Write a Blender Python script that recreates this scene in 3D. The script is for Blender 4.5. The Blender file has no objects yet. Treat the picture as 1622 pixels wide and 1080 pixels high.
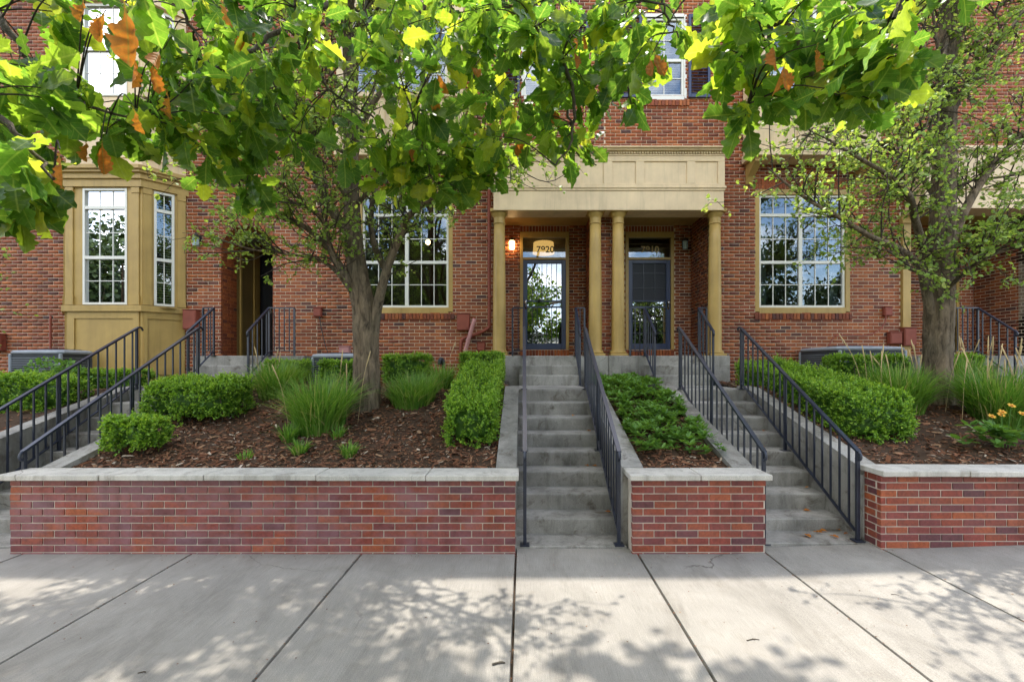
import bpy, math, random
import numpy as np
from mathutils import Vector, Matrix

rnd = random.Random(11)
rng = np.random.default_rng(7)
R = math.radians
scene = bpy.context.scene
COL = scene.collection

# ------------------------------------------------------------------ camera, sky, sun, exposure
F = 720.0                      # focal length in photo pixels (16 mm on a 36 mm sensor, photo 1622 px wide)
U0, V0, EYE = 828.0, 577.0, 1.75
SUN_ELEV = 64.0

cam_d = bpy.data.cameras.new('camera')
cam = bpy.data.objects.new('camera', cam_d)
COL.objects.link(cam)
cam.location = (0, 0, EYE)
cam.rotation_euler = (R(90), 0, 0)
cam_d.sensor_width = 36.0
cam_d.lens = F / 1622 * 36.0
cam_d.shift_x = -(U0 - 811) / 1622
cam_d.shift_y = (V0 - 540) / 1622
cam_d.clip_start = 0.05
cam_d.clip_end = 3000
scene.camera = cam

world = bpy.data.worlds.new('World')
scene.world = world
world.use_nodes = True
wn, wl = world.node_tree.nodes, world.node_tree.links
wn.clear()
sky = wn.new('ShaderNodeTexSky')
sky.sky_type = 'NISHITA'
sky.sun_disc = False
sky.sun_elevation = R(SUN_ELEV)
sky.sun_rotation = R(0)
sky.air_density = 1.0
sky.dust_density = 1.2
wtc = wn.new('ShaderNodeTexCoord')
wsep = wn.new('ShaderNodeSeparateXYZ')
wl.new(wtc.outputs['Generated'], wsep.inputs[0])
wmz = wn.new('ShaderNodeMath'); wmz.operation = 'MAXIMUM'; wmz.inputs[1].default_value = 0.0
wl.new(wsep.outputs['Z'], wmz.inputs[0])
wma = wn.new('ShaderNodeMath'); wma.operation = 'ADD'; wma.inputs[1].default_value = 0.28
wl.new(wmz.outputs[0], wma.inputs[0])
wdiv = wn.new('ShaderNodeVectorMath'); wdiv.operation = 'DIVIDE'
wcomb = wn.new('ShaderNodeCombineXYZ')
for i in range(3):
    wl.new(wma.outputs[0], wcomb.inputs[i])
wl.new(wtc.outputs['Generated'], wdiv.inputs[0])
wl.new(wcomb.outputs[0], wdiv.inputs[1])
wnoise = wn.new('ShaderNodeTexNoise')
wnoise.inputs['Scale'].default_value = 2.2
wnoise.inputs['Detail'].default_value = 7
wnoise.inputs['Roughness'].default_value = 0.62
wl.new(wdiv.outputs[0], wnoise.inputs['Vector'])
wramp = wn.new('ShaderNodeValToRGB')
wramp.color_ramp.elements[0].position = 0.43
wramp.color_ramp.elements[0].color = (0, 0, 0, 1)
wramp.color_ramp.elements[1].position = 0.66
wramp.color_ramp.elements[1].color = (0.85, 0.85, 0.85, 1)
wl.new(wnoise.outputs['Fac'], wramp.inputs[0])
wmix = wn.new('ShaderNodeMix'); wmix.data_type = 'RGBA'
wl.new(wramp.outputs[0], wmix.inputs['Factor'])
wl.new(sky.outputs[0], wmix.inputs['A'])
wmix.inputs['B'].default_value = (11.5, 11.2, 10.8, 1)       # cloud radiance, in the sky node's own units
wbg = wn.new('ShaderNodeBackground')
wbg.inputs['Strength'].default_value = 0.15
wl.new(wmix.outputs['Result'], wbg.inputs['Color'])
wout = wn.new('ShaderNodeOutputWorld')
wl.new(wbg.outputs[0], wout.inputs[0])

sun_d = bpy.data.lights.new('sun', 'SUN')
sun_d.energy = 2.1
sun_d.angle = R(0.53)
sun_d.color = (1.0, 0.95, 0.87)
sun = bpy.data.objects.new('sun', sun_d)
COL.objects.link(sun)
sun.rotation_euler = (R(-(90 - SUN_ELEV)), 0, 0)      # shines from behind the houses towards the camera
sun.location = (0, 20, 30)

vs = scene.view_settings
vs.view_transform = 'Standard'
vs.look = 'None'
vs.exposure = 1.85
vs.gamma = 1.0
vs.use_curve_mapping = False
scene.render.engine = 'CYCLES'
cy = scene.cycles
cy.use_denoising = True
cy.max_bounces = 7
cy.diffuse_bounces = 4
cy.glossy_bounces = 3
cy.transmission_bounces = 4
cy.transparent_max_bounces = 8
cy.caustics_reflective = False
cy.caustics_refractive = False
cy.sample_clamp_indirect = 6

# ------------------------------------------------------------------ helpers
def X(u, d): return (u - U0) * d / F
def Z(v, d): return EYE - (v - V0) * d / F
def P(u, v, d): return np.array((X(u, d), d, Z(v, d)))

def link(o, parent=None):
    COL.objects.link(o)
    if parent is not None:
        o.parent = parent
    return o

def tag(o, label=None, cat=None, group=None, kind=None):
    if label: o['label'] = label
    if cat: o['category'] = cat
    if group: o['group'] = group
    if kind: o['kind'] = kind
    return o

def thing(name, label, cat, loc=(0, 0, 0), group=None):
    o = bpy.data.objects.new(name, None)
    o.empty_display_size = 0.1
    o.location = loc
    COL.objects.link(o)
    return tag(o, label, cat, group)

def mesh_arrays(name, V, faces, mat, tint=None, uv=None, smooth=False):
    """faces: int array (n,3) or (n,4), or a list of such arrays."""
    if not isinstance(faces, list): faces = [faces]
    faces = [np.asarray(f, dtype=np.int32) for f in faces if len(f)]
    m = bpy.data.meshes.new(name)
    V = np.asarray(V, dtype=np.float32)
    m.vertices.add(len(V)); m.vertices.foreach_set('co', V.ravel())
    loops = np.concatenate([f.ravel() for f in faces])
    sizes = np.concatenate([np.full(len(f), f.shape[1], dtype=np.int32) for f in faces])
    starts = np.concatenate([[0], np.cumsum(sizes)[:-1]]).astype(np.int32)
    m.loops.add(len(loops)); m.loops.foreach_set('vertex_index', loops)
    m.polygons.add(len(sizes)); m.polygons.foreach_set('loop_start', starts); m.polygons.foreach_set('loop_total', sizes)
    if smooth:
        m.polygons.foreach_set('use_smooth', np.ones(len(sizes), dtype=bool))
    if uv is not None:
        lay = m.uv_layers.new(name='UVMap')
        lay.data.foreach_set('uv', np.asarray(uv, dtype=np.float32)[loops].ravel())
    m.update(calc_edges=True)
    if tint is not None:
        a = m.attributes.new('tint', 'FLOAT', 'POINT')
        a.data.foreach_set('value', np.asarray(tint, dtype=np.float32))
    if mat is not None: m.materials.append(mat)
    return m

def obj_of(name, mesh, parent=None, loc=None):
    o = bpy.data.objects.new(name, mesh)
    if loc is not None: o.location = loc
    return link(o, parent)

class MB:
    """Collects shapes; build() links them as one mesh object."""
    def __init__(self):
        self.v, self.f = [], []
    def _add(self, verts, faces):
        n = len(self.v)
        self.v += [tuple(map(float, p)) for p in verts]
        self.f += [tuple(i + n for i in f) for f in faces]
        return self
    def box(self, x0, x1, y0, y1, z0, z1, c=0.0):
        x0, x1 = min(x0, x1), max(x0, x1); y0, y1 = min(y0, y1), max(y0, y1); z0, z1 = min(z0, z1), max(z0, z1)
        if c <= 0:
            return self._add([(x0, y0, z0), (x1, y0, z0), (x1, y1, z0), (x0, y1, z0), (x0, y0, z1), (x1, y0, z1), (x1, y1, z1), (x0, y1, z1)],
                             [(0, 3, 2, 1), (4, 5, 6, 7), (0, 1, 5, 4), (1, 2, 6, 5), (2, 3, 7, 6), (3, 0, 4, 7)])
        c = min(c, (x1 - x0) * .45, (y1 - y0) * .45, (z1 - z0) * .45)
        v, idx = [], {}
        for sx in (0, 1):
            for sy in (0, 1):
                for sz in (0, 1):
                    px, py, pz = (x0, x1)[sx], (y0, y1)[sy], (z0, z1)[sz]
                    ix, iy, iz = (x0 + c, x1 - c)[sx], (y0 + c, y1 - c)[sy], (z0 + c, z1 - c)[sz]
                    for a, p in (('x', (px, iy, iz)), ('y', (ix, py, iz)), ('z', (ix, iy, pz))):
                        idx[(sx, sy, sz, a)] = len(v); v.append(p)
        g = lambda sx, sy, sz, a: idx[(sx, sy, sz, a)]
        f = []
        for s in (0, 1):
            q = [g(s, 0, 0, 'x'), g(s, 1, 0, 'x'), g(s, 1, 1, 'x'), g(s, 0, 1, 'x')]; f.append(q if s else q[::-1])
            q = [g(0, s, 0, 'y'), g(0, s, 1, 'y'), g(1, s, 1, 'y'), g(1, s, 0, 'y')]; f.append(q if s else q[::-1])
            q = [g(0, 0, s, 'z'), g(1, 0, s, 'z'), g(1, 1, s, 'z'), g(0, 1, s, 'z')]; f.append(q if s else q[::-1])
        for a in (0, 1):
            for b in (0, 1):
                f.append([g(a, b, 0, 'x'), g(a, b, 1, 'x'), g(a, b, 1, 'y'), g(a, b, 0, 'y')])
                f.append([g(a, 0, b, 'x'), g(a, 1, b, 'x'), g(a, 1, b, 'z'), g(a, 0, b, 'z')])
                f.append([g(0, a, b, 'y'), g(1, a, b, 'y'), g(1, a, b, 'z'), g(0, a, b, 'z')])
                for d in (0, 1):
                    f.append([g(a, b, d, 'x'), g(a, b, d, 'y'), g(a, b, d, 'z')])
        return self._add(v, f)
    def prism_x(self, poly_yz, x0, x1):
        n = len(poly_yz)
        v = [(x0, y, z) for y, z in poly_yz] + [(x1, y, z) for y, z in poly_yz]
        f = [tuple(range(n)), tuple(range(2 * n - 1, n - 1, -1))] + [(i, i + n, (i + 1) % n + n, (i + 1) % n) for i in range(n)]
        return self._add(v, f)
    def prism_z(self, poly_xy, z0, z1):
        n = len(poly_xy)
        v = [(x, y, z0) for x, y in poly_xy] + [(x, y, z1) for x, y in poly_xy]
        f = [tuple(range(n))[::-1], tuple(range(n, 2 * n))] + [(i, (i + 1) % n, (i + 1) % n + n, i + n) for i in range(n)]
        return self._add(v, f)
    def prism_y(self, poly_xz, y0, y1):
        n = len(poly_xz)
        v = [(x, y0, z) for x, z in poly_xz] + [(x, y1, z) for x, z in poly_xz]
        f = [tuple(range(n)), tuple(range(2 * n - 1, n - 1, -1))] + [(i, i + n, (i + 1) % n + n, (i + 1) % n) for i in range(n)]
        return self._add(v, f)
    def quad(self, a, b, c, d):
        return self._add([a, b, c, d], [(0, 1, 2, 3)])
    def bar(self, a, b, w, h, up=(0, 0, 1)):
        """A straight rectangular bar from a to b."""
        a, b, up = Vector(a), Vector(b), Vector(up)
        t = (b - a).normalized()
        s = t.cross(up)
        if s.length < 1e-4: s = t.cross(Vector((1, 0, 0)))
        s.normalize(); n = s.cross(t)
        q = [(-w / 2, -h / 2), (w / 2, -h / 2), (w / 2, h / 2), (-w / 2, h / 2)]
        v = [a + s * i + n * j for i, j in q] + [b + s * i + n * j for i, j in q]
        return self._add(v, [(3, 2, 1, 0), (4, 5, 6, 7), (0, 1, 5, 4), (1, 2, 6, 5), (2, 3, 7, 6), (3, 0, 4, 7)])
    def tube(self, pts, radii, sides=8):
        V, Fq = tube_arrays(pts, radii, sides)
        self._add(V, Fq.tolist())
        n = len(self.v) - len(V)
        self.f.append(tuple(n + i for i in range(sides))[::-1])
        self.f.append(tuple(len(self.v) - sides + i for i in range(sides)))
        return self
    def lathe(self, prof, cx, cy_, seg=20):
        """prof: list of (r, z) bottom to top."""
        v, f = [], []
        for r, z in prof:
            for k in range(seg):
                a = 2 * math.pi * k / seg
                v.append((cx + r * math.cos(a), cy_ + r * math.sin(a), z))
        for i in range(len(prof) - 1):
            for k in range(seg):
                k2 = (k + 1) % seg
                f.append((i * seg + k, i * seg + k2, (i + 1) * seg + k2, (i + 1) * seg + k))
        f.append(tuple(range(seg))[::-1]); f.append(tuple((len(prof) - 1) * seg + k for k in range(seg)))
        return self._add(v, f)
    def mesh(self, name, mat, smooth=False):
        m = bpy.data.meshes.new(name)
        m.from_pydata(self.v, [], self.f)
        if smooth:
            m.polygons.foreach_set('use_smooth', np.ones(len(m.polygons), dtype=bool))
        m.update()
        if mat is not None: m.materials.append(mat)
        return m
    def build(self, name, mat, parent=None, smooth=False, kind=None):
        o = obj_of(name, self.mesh(name, mat, smooth), parent)
        if kind: o['kind'] = kind
        return o

def tube_arrays(pts, radii, sides):
    pts = np.asarray(pts, float); n = len(pts)
    radii = np.broadcast_to(np.asarray(radii, float), (n,))
    T = np.gradient(pts, axis=0); T /= np.linalg.norm(T, axis=1)[:, None] + 1e-9
    ref = np.array((0.31, 0.17, 0.93)); 
    if abs(T[0] @ ref) > .95: ref = np.array((1., 0.1, 0))
    s = np.cross(T[0], ref); s /= np.linalg.norm(s)
    V = np.empty((n, sides, 3)); ang = 2 * np.pi * np.arange(sides) / sides
    for i in range(n):
        s = s - T[i] * (s @ T[i]); s /= np.linalg.norm(s) + 1e-9
        b = np.cross(T[i], s)
        V[i] = pts[i] + radii[i] * (np.cos(ang)[:, None] * s + np.sin(ang)[:, None] * b)
    k = np.arange(sides); k2 = (k + 1) % sides
    Fq = np.concatenate([np.stack([i * sides + k, i * sides + k2, (i + 1) * sides + k2, (i + 1) * sides + k], 1) for i in range(n - 1)])
    return V.reshape(-1, 3), Fq

class Tubes:
    """Many tubes in one mesh (branches of one tree)."""
    def __init__(self): self.V, self.F, self.n = [], [], 0
    def add(self, pts, radii, sides=5):
        V, Fq = tube_arrays(pts, radii, sides)
        self.V.append(V); self.F.append(Fq + self.n); self.n += len(V)
    def mesh(self, name, mat):
        return mesh_arrays(name, np.concatenate(self.V), np.concatenate(self.F), mat, smooth=True)

def smooth_line(pts, n=6):
    """Catmull-Rom through the points."""
    p = [np.asarray(q, float) for q in pts]
    if len(p) < 3:
        return np.array([p[0] + (p[-1] - p[0]) * t for t in np.linspace(0, 1, n + 1)])
    p = [2 * p[0] - p[1]] + p + [2 * p[-1] - p[-2]]
    out = []
    for i in range(1, len(p) - 2):
        for t in np.linspace(0, 1, n, endpoint=False):
            out.append(.5 * ((2 * p[i]) + (p[i + 1] - p[i - 1]) * t + (2 * p[i - 1] - 5 * p[i] + 4 * p[i + 1] - p[i + 2]) * t * t
                             + (3 * p[i] - p[i - 1] - 3 * p[i + 1] + p[i + 2]) * t ** 3))
    out.append(p[-2])
    return np.array(out)

def unit(a):
    a = np.asarray(a, float)
    return a / (np.linalg.norm(a, axis=-1, keepdims=True) + 1e-9)

def frames(axis, normal):
    """Rotation matrices (n,3,3): local y along axis, local z near normal."""
    y = unit(axis); x = unit(np.cross(y, normal)); z = np.cross(x, y)
    return np.stack([x, y, z], axis=2)

def scatter(tv, tf, Rm, loc, scale, tuv=None):
    """Copies of a template: tv (k,3), tf (m,3|4), Rm (n,3,3), loc (n,3), scale (n,) or (n,3)."""
    n, k = len(loc), len(tv)
    scale = np.asarray(scale, float)
    if scale.ndim == 1: scale = np.repeat(scale[:, None], 3, 1)
    L = tv[None] * scale[:, None, :]
    V = np.einsum('nij,nkj->nki', Rm, L) + loc[:, None, :]
    Fc = (tf[None] + (np.arange(n) * k)[:, None, None]).reshape(-1, tf.shape[1])
    uv = None if tuv is None else np.tile(tuv, (n, 1))
    return V.reshape(-1, 3), Fc, uv

# ------------------------------------------------------------------ materials
def new_mat(name):
    m = bpy.data.materials.new(name); m.use_nodes = True
    nt = m.node_tree
    return m, nt.nodes, nt.links, nt.nodes['Principled BSDF']

def ramp(n, stops, interp='LINEAR'):
    r = n.new('ShaderNodeValToRGB'); cr = r.color_ramp; cr.interpolation = interp
    while len(cr.elements) < len(stops): cr.elements.new(0.5)
    for e, (p, c) in zip(cr.elements, stops):
        e.position = p; e.color = (*c, 1) if len(c) == 3 else c
    return r

def noise(n, l, scale, detail=5, rough=.55, vec=None, dist=0):
    t = n.new('ShaderNodeTexNoise')
    t.inputs['Scale'].default_value = scale; t.inputs['Detail'].default_value = detail
    t.inputs['Roughness'].default_value = rough; t.inputs['Distortion'].default_value = dist
    if vec is not None: l.new(vec, t.inputs['Vector'])
    return t

def mixc(n, l, fac, a, b, mode='MIX'):
    m = n.new('ShaderNodeMix'); m.data_type = 'RGBA'; m.blend_type = mode
    for sock, val in (('Factor', fac), ('A', a), ('B', b)):
        if hasattr(val, 'links'): l.new(val, m.inputs[sock])
        elif sock == 'Factor': m.inputs[sock].default_value = val
        else: m.inputs[sock].default_value = (*val, 1)
    return m.outputs['Result']

def math_n(n, l, op, a, b=None, clamp=False):
    m = n.new('ShaderNodeMath'); m.operation = op; m.use_clamp = clamp
    for i, val in enumerate((a, b)):
        if val is None: continue
        if hasattr(val, 'links'): l.new(val, m.inputs[i])
        else: m.inputs[i].default_value = val
    return m.outputs[0]

def bump(n, l, b, height, strength=.3, dist=.01):
    bp = n.new('ShaderNodeBump'); bp.inputs['Strength'].default_value = strength; bp.inputs['Distance'].default_value = dist
    l.new(height, bp.inputs['Height']); l.new(bp.outputs[0], b.inputs['Normal'])

def world_pos(n):
    return n.new('ShaderNodeNewGeometry').outputs['Position']

def tint_value(n, l):
    """0..1, different for every piece: attribute 'tint' in joined meshes plus the object's own random number."""
    a = n.new('ShaderNodeAttribute'); a.attribute_name = 'tint'
    oi = n.new('ShaderNodeObjectInfo')
    return math_n(n, l, 'FRACT', math_n(n, l, 'ADD', a.outputs['Fac'], oi.outputs['Random']))

def mat_simple(name, col, rough=.6, spec=.4, metal=0, var=.12, vscale=3, bmp=0, bscale=60):
    m, n, l, b = new_mat(name)
    pos = world_pos(n)
    t = noise(n, l, vscale, 6, .6, pos)
    lo = tuple(c * (1 - var) for c in col); hi = tuple(min(1, c * (1 + var)) for c in col)
    r = ramp(n, [(.3, lo), (.7, hi)])
    l.new(t.outputs['Fac'], r.inputs[0]); l.new(r.outputs[0], b.inputs['Base Color'])
    b.inputs['Roughness'].default_value = rough; b.inputs['Metallic'].default_value = metal
    b.inputs['Specular IOR Level'].default_value = spec
    if bmp:
        t2 = noise(n, l, bscale, 4, .6, pos); bump(n, l, b, t2.outputs['Fac'], bmp, .004)
    return m

def mat_paint(name, col):
    m, n, l, b = new_mat(name)
    pos = world_pos(n)
    mp = n.new('ShaderNodeMapping'); mp.inputs['Scale'].default_value = (9, 9, .7); l.new(pos, mp.inputs['Vector'])
    t = noise(n, l, 1.0, 7, .65, mp.outputs[0], .3)
    r = ramp(n, [(.28, tuple(c * .8 for c in col)), (.46, col), (.8, tuple(c * 1.1 for c in col))]); l.new(t.outputs['Fac'], r.inputs[0])
    t2 = noise(n, l, 2.2, 6, .6, pos)
    r2 = ramp(n, [(.3, (.84, .83, .82)), (.65, (1.05, 1.05, 1.04))]); l.new(t2.outputs['Fac'], r2.inputs[0])
    l.new(mixc(n, l, 1.0, r.outputs[0], r2.outputs[0], 'MULTIPLY'), b.inputs['Base Color'])
    b.inputs['Roughness'].default_value = .45; b.inputs['Specular IOR Level'].default_value = .4
    bump(n, l, b, noise(n, l, 45, 4, .6, pos).outputs['Fac'], .12, .003)
    return m

def mat_brick(name, stops, bloom=0.0, rough=.72):
    m, n, l, b = new_mat(name)
    pos = world_pos(n); tv = tint_value(n, l)
    r = ramp(n, stops, 'LINEAR'); l.new(tv, r.inputs[0])
    t = noise(n, l, 38, 6, .65, pos)
    fr = ramp(n, [(.3, (.6, .58, .58)), (.72, (1.25, 1.22, 1.2))]); l.new(t.outputs['Fac'], fr.inputs[0])
    c = mixc(n, l, 1.0, r.outputs[0], fr.outputs[0], 'MULTIPLY')
    t3 = noise(n, l, 1.3, 5, .6, pos)
    wr = ramp(n, [(.35, (.86, .86, .88)), (.65, (1.1, 1.08, 1.05))]); l.new(t3.outputs['Fac'], wr.inputs[0])
    c = mixc(n, l, 1.0, c, wr.outputs[0], 'MULTIPLY')
    if bloom:
        mp = n.new('ShaderNodeMapping'); mp.inputs['Scale'].default_value = (1.0, 1, 1.3); l.new(pos, mp.inputs['Vector'])
        e = noise(n, l, 3.2, 8, .66, mp.outputs[0], .4)
        er = ramp(n, [(.36, (0, 0, 0)), (.66, (1, 1, 1))]); l.new(e.outputs['Fac'], er.inputs[0])
        sep = n.new('ShaderNodeSeparateXYZ'); l.new(pos, sep.inputs[0])
        side = n.new('ShaderNodeMapRange'); l.new(sep.outputs['X'], side.inputs[0])
        side.inputs[1].default_value = 1.8; side.inputs[2].default_value = -1.0
        side.inputs[3].default_value = .25; side.inputs[4].default_value = 1.0
        fac = math_n(n, l, 'MULTIPLY', math_n(n, l, 'MULTIPLY', er.outputs[0], bloom), side.outputs[0])
        c = mixc(n, l, fac, c, (.23, .115, .13))
    md = n.new('ShaderNodeMapping'); md.inputs['Scale'].default_value = (5.5, 5.5, .55); l.new(pos, md.inputs['Vector'])
    ds = noise(n, l, 1.0, 7, .65, md.outputs[0], .5)
    dr = ramp(n, [(.30, (.58, .55, .55)), (.47, (1, 1, 1)), (.62, (1, 1, 1)), (.8, (1.2, 1.2, 1.22))]); l.new(ds.outputs['Fac'], dr.inputs[0])
    c = mixc(n, l, .8, c, dr.outputs[0], 'MULTIPLY')
    l.new(c, b.inputs['Base Color'])
    b.inputs['Roughness'].default_value = rough; b.inputs['Specular IOR Level'].default_value = .35
    bump(n, l, b, noise(n, l, 160, 3, .6, pos).outputs['Fac'], .35, .003)
    return m

def mat_concrete(name, base, stain=(.2, .17, .13), stain_amt=.5, broom=False, dark=.7):
    m, n, l, b = new_mat(name)
    pos = world_pos(n)
    t1 = noise(n, l, 1.6, 8, .62, pos, .3)
    r1 = ramp(n, [(.32, tuple(c * dark for c in base)), (.6, base), (.85, tuple(min(1, c * 1.14) for c in base))])
    l.new(t1.outputs['Fac'], r1.inputs[0])
    t2 = noise(n, l, 190, 3, .7, pos)
    r2 = ramp(n, [(.3, (.66, .66, .66)), (.7, (1.22, 1.22, 1.22))]); l.new(t2.outputs['Fac'], r2.inputs[0])
    c = mixc(n, l, 1.0, r1.outputs[0], r2.outputs[0], 'MULTIPLY')
    t3 = noise(n, l, 4.5, 8, .7, pos, .8)
    r3 = ramp(n, [(.54, (0, 0, 0)), (.70, (1, 1, 1))]); l.new(t3.outputs['Fac'], r3.inputs[0])
    c = mixc(n, l, math_n(n, l, 'MULTIPLY', r3.outputs[0], stain_amt), c, stain)
    mv = n.new('ShaderNodeMapping'); mv.inputs['Scale'].default_value = (7, 7, 1.2) if not broom else (2.2, .8, 1); l.new(pos, mv.inputs['Vector'])
    t4 = noise(n, l, 1.0, 8, .7, mv.outputs[0], .6)
    r4 = ramp(n, [(.30, (.55, .53, .5)), (.5, (1, 1, 1)), (.75, (1.12, 1.11, 1.1))]); l.new(t4.outputs['Fac'], r4.inputs[0])
    c = mixc(n, l, .9 if not broom else .55, c, r4.outputs[0], 'MULTIPLY')
    wp = noise(n, l, 3.0, 5, .6, pos)
    wm = mixc(n, l, .16, pos, wp.outputs['Color'])
    vo = n.new('ShaderNodeTexVoronoi'); vo.feature = 'DISTANCE_TO_EDGE'; vo.inputs['Scale'].default_value = .75; l.new(wm, vo.inputs['Vector'])
    ck = n.new('ShaderNodeMapRange'); l.new(vo.outputs['Distance'], ck.inputs[0]); ck.inputs[1].default_value = .0015; ck.inputs[2].default_value = .004; ck.inputs[3].default_value = 1; ck.inputs[4].default_value = 0
    cg = noise(n, l, .8, 2, .5, pos); cgr = ramp(n, [(.56, (0, 0, 0)), (.64, (1, 1, 1))]); l.new(cg.outputs['Fac'], cgr.inputs[0])
    c = mixc(n, l, math_n(n, l, 'MULTIPLY', math_n(n, l, 'MULTIPLY', ck.outputs[0], cgr.outputs[0]), .6), c, (.06, .05, .04))
    sp = noise(n, l, 60, 2, .5, pos)
    rs = ramp(n, [(.71, (0, 0, 0)), (.76, (1, 1, 1))]); l.new(sp.outputs['Fac'], rs.inputs[0])
    c = mixc(n, l, math_n(n, l, 'MULTIPLY', rs.outputs[0], .4), c, (.12, .1, .08))
    h = t2.outputs['Fac']
    if broom:
        mp = n.new('ShaderNodeMapping'); mp.inputs['Scale'].default_value = (240, 6, 1); l.new(pos, mp.inputs['Vector'])
        w = noise(n, l, 1, 2, .5, mp.outputs[0]); h = math_n(n, l, 'ADD', w.outputs['Fac'], t2.outputs['Fac'])
        rb = ramp(n, [(.35, (.9, .9, .9)), (.65, (1.07, 1.07, 1.07))]); l.new(w.outputs['Fac'], rb.inputs[0])
        c = mixc(n, l, 1.0, c, rb.outputs[0], 'MULTIPLY')
    l.new(c, b.inputs['Base Color'])
    b.inputs['Roughness'].default_value = .88; b.inputs['Specular IOR Level'].default_value = .25
    bump(n, l, b, h, .35, .003)
    return m

def mat_leaf(name, stops, trans=.45, rough=.45, veins=False, tr_gain=1.6, wrap=True):
    m, n, l, b = new_mat(name)
    if wrap: tv = tint_value(n, l)
    else:
        at_ = n.new('ShaderNodeAttribute'); at_.attribute_name = 'tint'; tv = at_.outputs['Fac']
    r = ramp(n, stops); l.new(tv, r.inputs[0]); c = r.outputs[0]
    if veins:
        uv = n.new('ShaderNodeUVMap'); uv.uv_map = 'UVMap'
        sep = n.new('ShaderNodeSeparateXYZ'); l.new(uv.outputs[0], sep.inputs[0])
        du = math_n(n, l, 'ABSOLUTE', math_n(n, l, 'SUBTRACT', sep.outputs['X'], .5))
        mid = n.new('ShaderNodeMapRange'); l.new(du, mid.inputs[0]); mid.inputs[1].default_value = .012; mid.inputs[2].default_value = .035
        mid.inputs[3].default_value = 1; mid.inputs[4].default_value = 0
        ph = math_n(n, l, 'FRACT', math_n(n, l, 'MULTIPLY', math_n(n, l, 'SUBTRACT', sep.outputs['Y'], math_n(n, l, 'MULTIPLY', du, .55)), 7.0))
        lat = math_n(n, l, 'ABSOLUTE', math_n(n, l, 'SUBTRACT', ph, .5))
        lv = n.new('ShaderNodeMapRange'); l.new(lat, lv.inputs[0]); lv.inputs[1].default_value = .02; lv.inputs[2].default_value = .09
        lv.inputs[3].default_value = .55; lv.inputs[4].default_value = 0
        vein = math_n(n, l, 'MAXIMUM', mid.outputs[0], lv.outputs[0])
        c = mixc(n, l, math_n(n, l, 'MULTIPLY', vein, .45), c, (.2, .26, .07))
        bn = noise(n, l, 9, 4, .6, uv.outputs[0])
        rb = ramp(n, [(.3, (.8, .82, .8)), (.7, (1.15, 1.12, 1.1))]); l.new(bn.outputs['Fac'], rb.inputs[0])
        c = mixc(n, l, 1.0, c, rb.outputs[0], 'MULTIPLY')
        bump(n, l, b, vein, -.25, .004)
    l.new(c, b.inputs['Base Color'])
    b.inputs['Roughness'].default_value = rough; b.inputs['Specular IOR Level'].default_value = .3
    tr = n.new('ShaderNodeBsdfTranslucent')
    warm = mixc(n, l, 1.0, c, (tr_gain * 1.25, tr_gain * 1.12, tr_gain * .55), 'MULTIPLY')
    l.new(warm, tr.inputs['Color'])
    mx = n.new('ShaderNodeMixShader'); mx.inputs[0].default_value = trans
    l.new(b.outputs[0], mx.inputs[1]); l.new(tr.outputs[0], mx.inputs[2])
    l.new(mx.outputs[0], n['Material Output'].inputs['Surface'])
    return m

def mat_bark(name, lo, hi, scale=14):
    m, n, l, b = new_mat(name)
    pos = world_pos(n)
    mp = n.new('ShaderNodeMapping'); mp.inputs['Scale'].default_value = (1, 1, .22); l.new(pos, mp.inputs['Vector'])
    t = noise(n, l, scale * 2, 8, .7, mp.outputs[0], .8)
    r = ramp(n, [(.3, lo), (.68, hi)]); l.new(t.outputs['Fac'], r.inputs[0])
    t2 = noise(n, l, 2.2, 5, .6, pos)
    r2 = ramp(n, [(.35, (.8, .84, .8)), (.65, (1.15, 1.1, 1.0))]); l.new(t2.outputs['Fac'], r2.inputs[0])
    l.new(mixc(n, l, 1.0, r.outputs[0], r2.outputs[0], 'MULTIPLY'), b.inputs['Base Color'])
    b.inputs['Roughness'].default_value = .9; b.inputs['Specular IOR Level'].default_value = .2
    bump(n, l, b, t.outputs['Fac'], 1.0, .05)
    return m

def mat_glass(name, refl=.35, tint=(.75, .8, .8)):
    m, n, l, b = new_mat(name)
    n.remove(b)
    gl = n.new('ShaderNodeBsdfGlossy'); gl.inputs['Roughness'].default_value = .0; gl.inputs['Color'].default_value = (.92, .95, 1, 1)
    pos = world_pos(n)
    w = noise(n, l, .9, 2, .5, pos)
    bp = n.new('ShaderNodeBump'); bp.inputs['Strength'].default_value = .05; bp.inputs['Distance'].default_value = .02
    l.new(w.outputs['Fac'], bp.inputs['Height']); l.new(bp.outputs[0], gl.inputs['Normal'])
    tr = n.new('ShaderNodeBsdfTransparent'); tr.inputs['Color'].default_value = (*tint, 1)
    fz = n.new('ShaderNodeFresnel'); fz.inputs['IOR'].default_value = 1.5
    fac = math_n(n, l, 'ADD', fz.outputs[0], refl, True)
    mx = n.new('ShaderNodeMixShader'); l.new(fac, mx.inputs[0])
    l.new(tr.outputs[0], mx.inputs[1]); l.new(gl.outputs[0], mx.inputs[2])
    l.new(mx.outputs[0], n['Material Output'].inputs['Surface'])
    return m

def mat_emit(name, col, strength):
    m, n, l, b = new_mat(name)
    b.inputs['Base Color'].default_value = (*col, 1)
    b.inputs['Emission Color'].default_value = (*col, 1); b.inputs['Emission Strength'].default_value = strength
    return m

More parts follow.
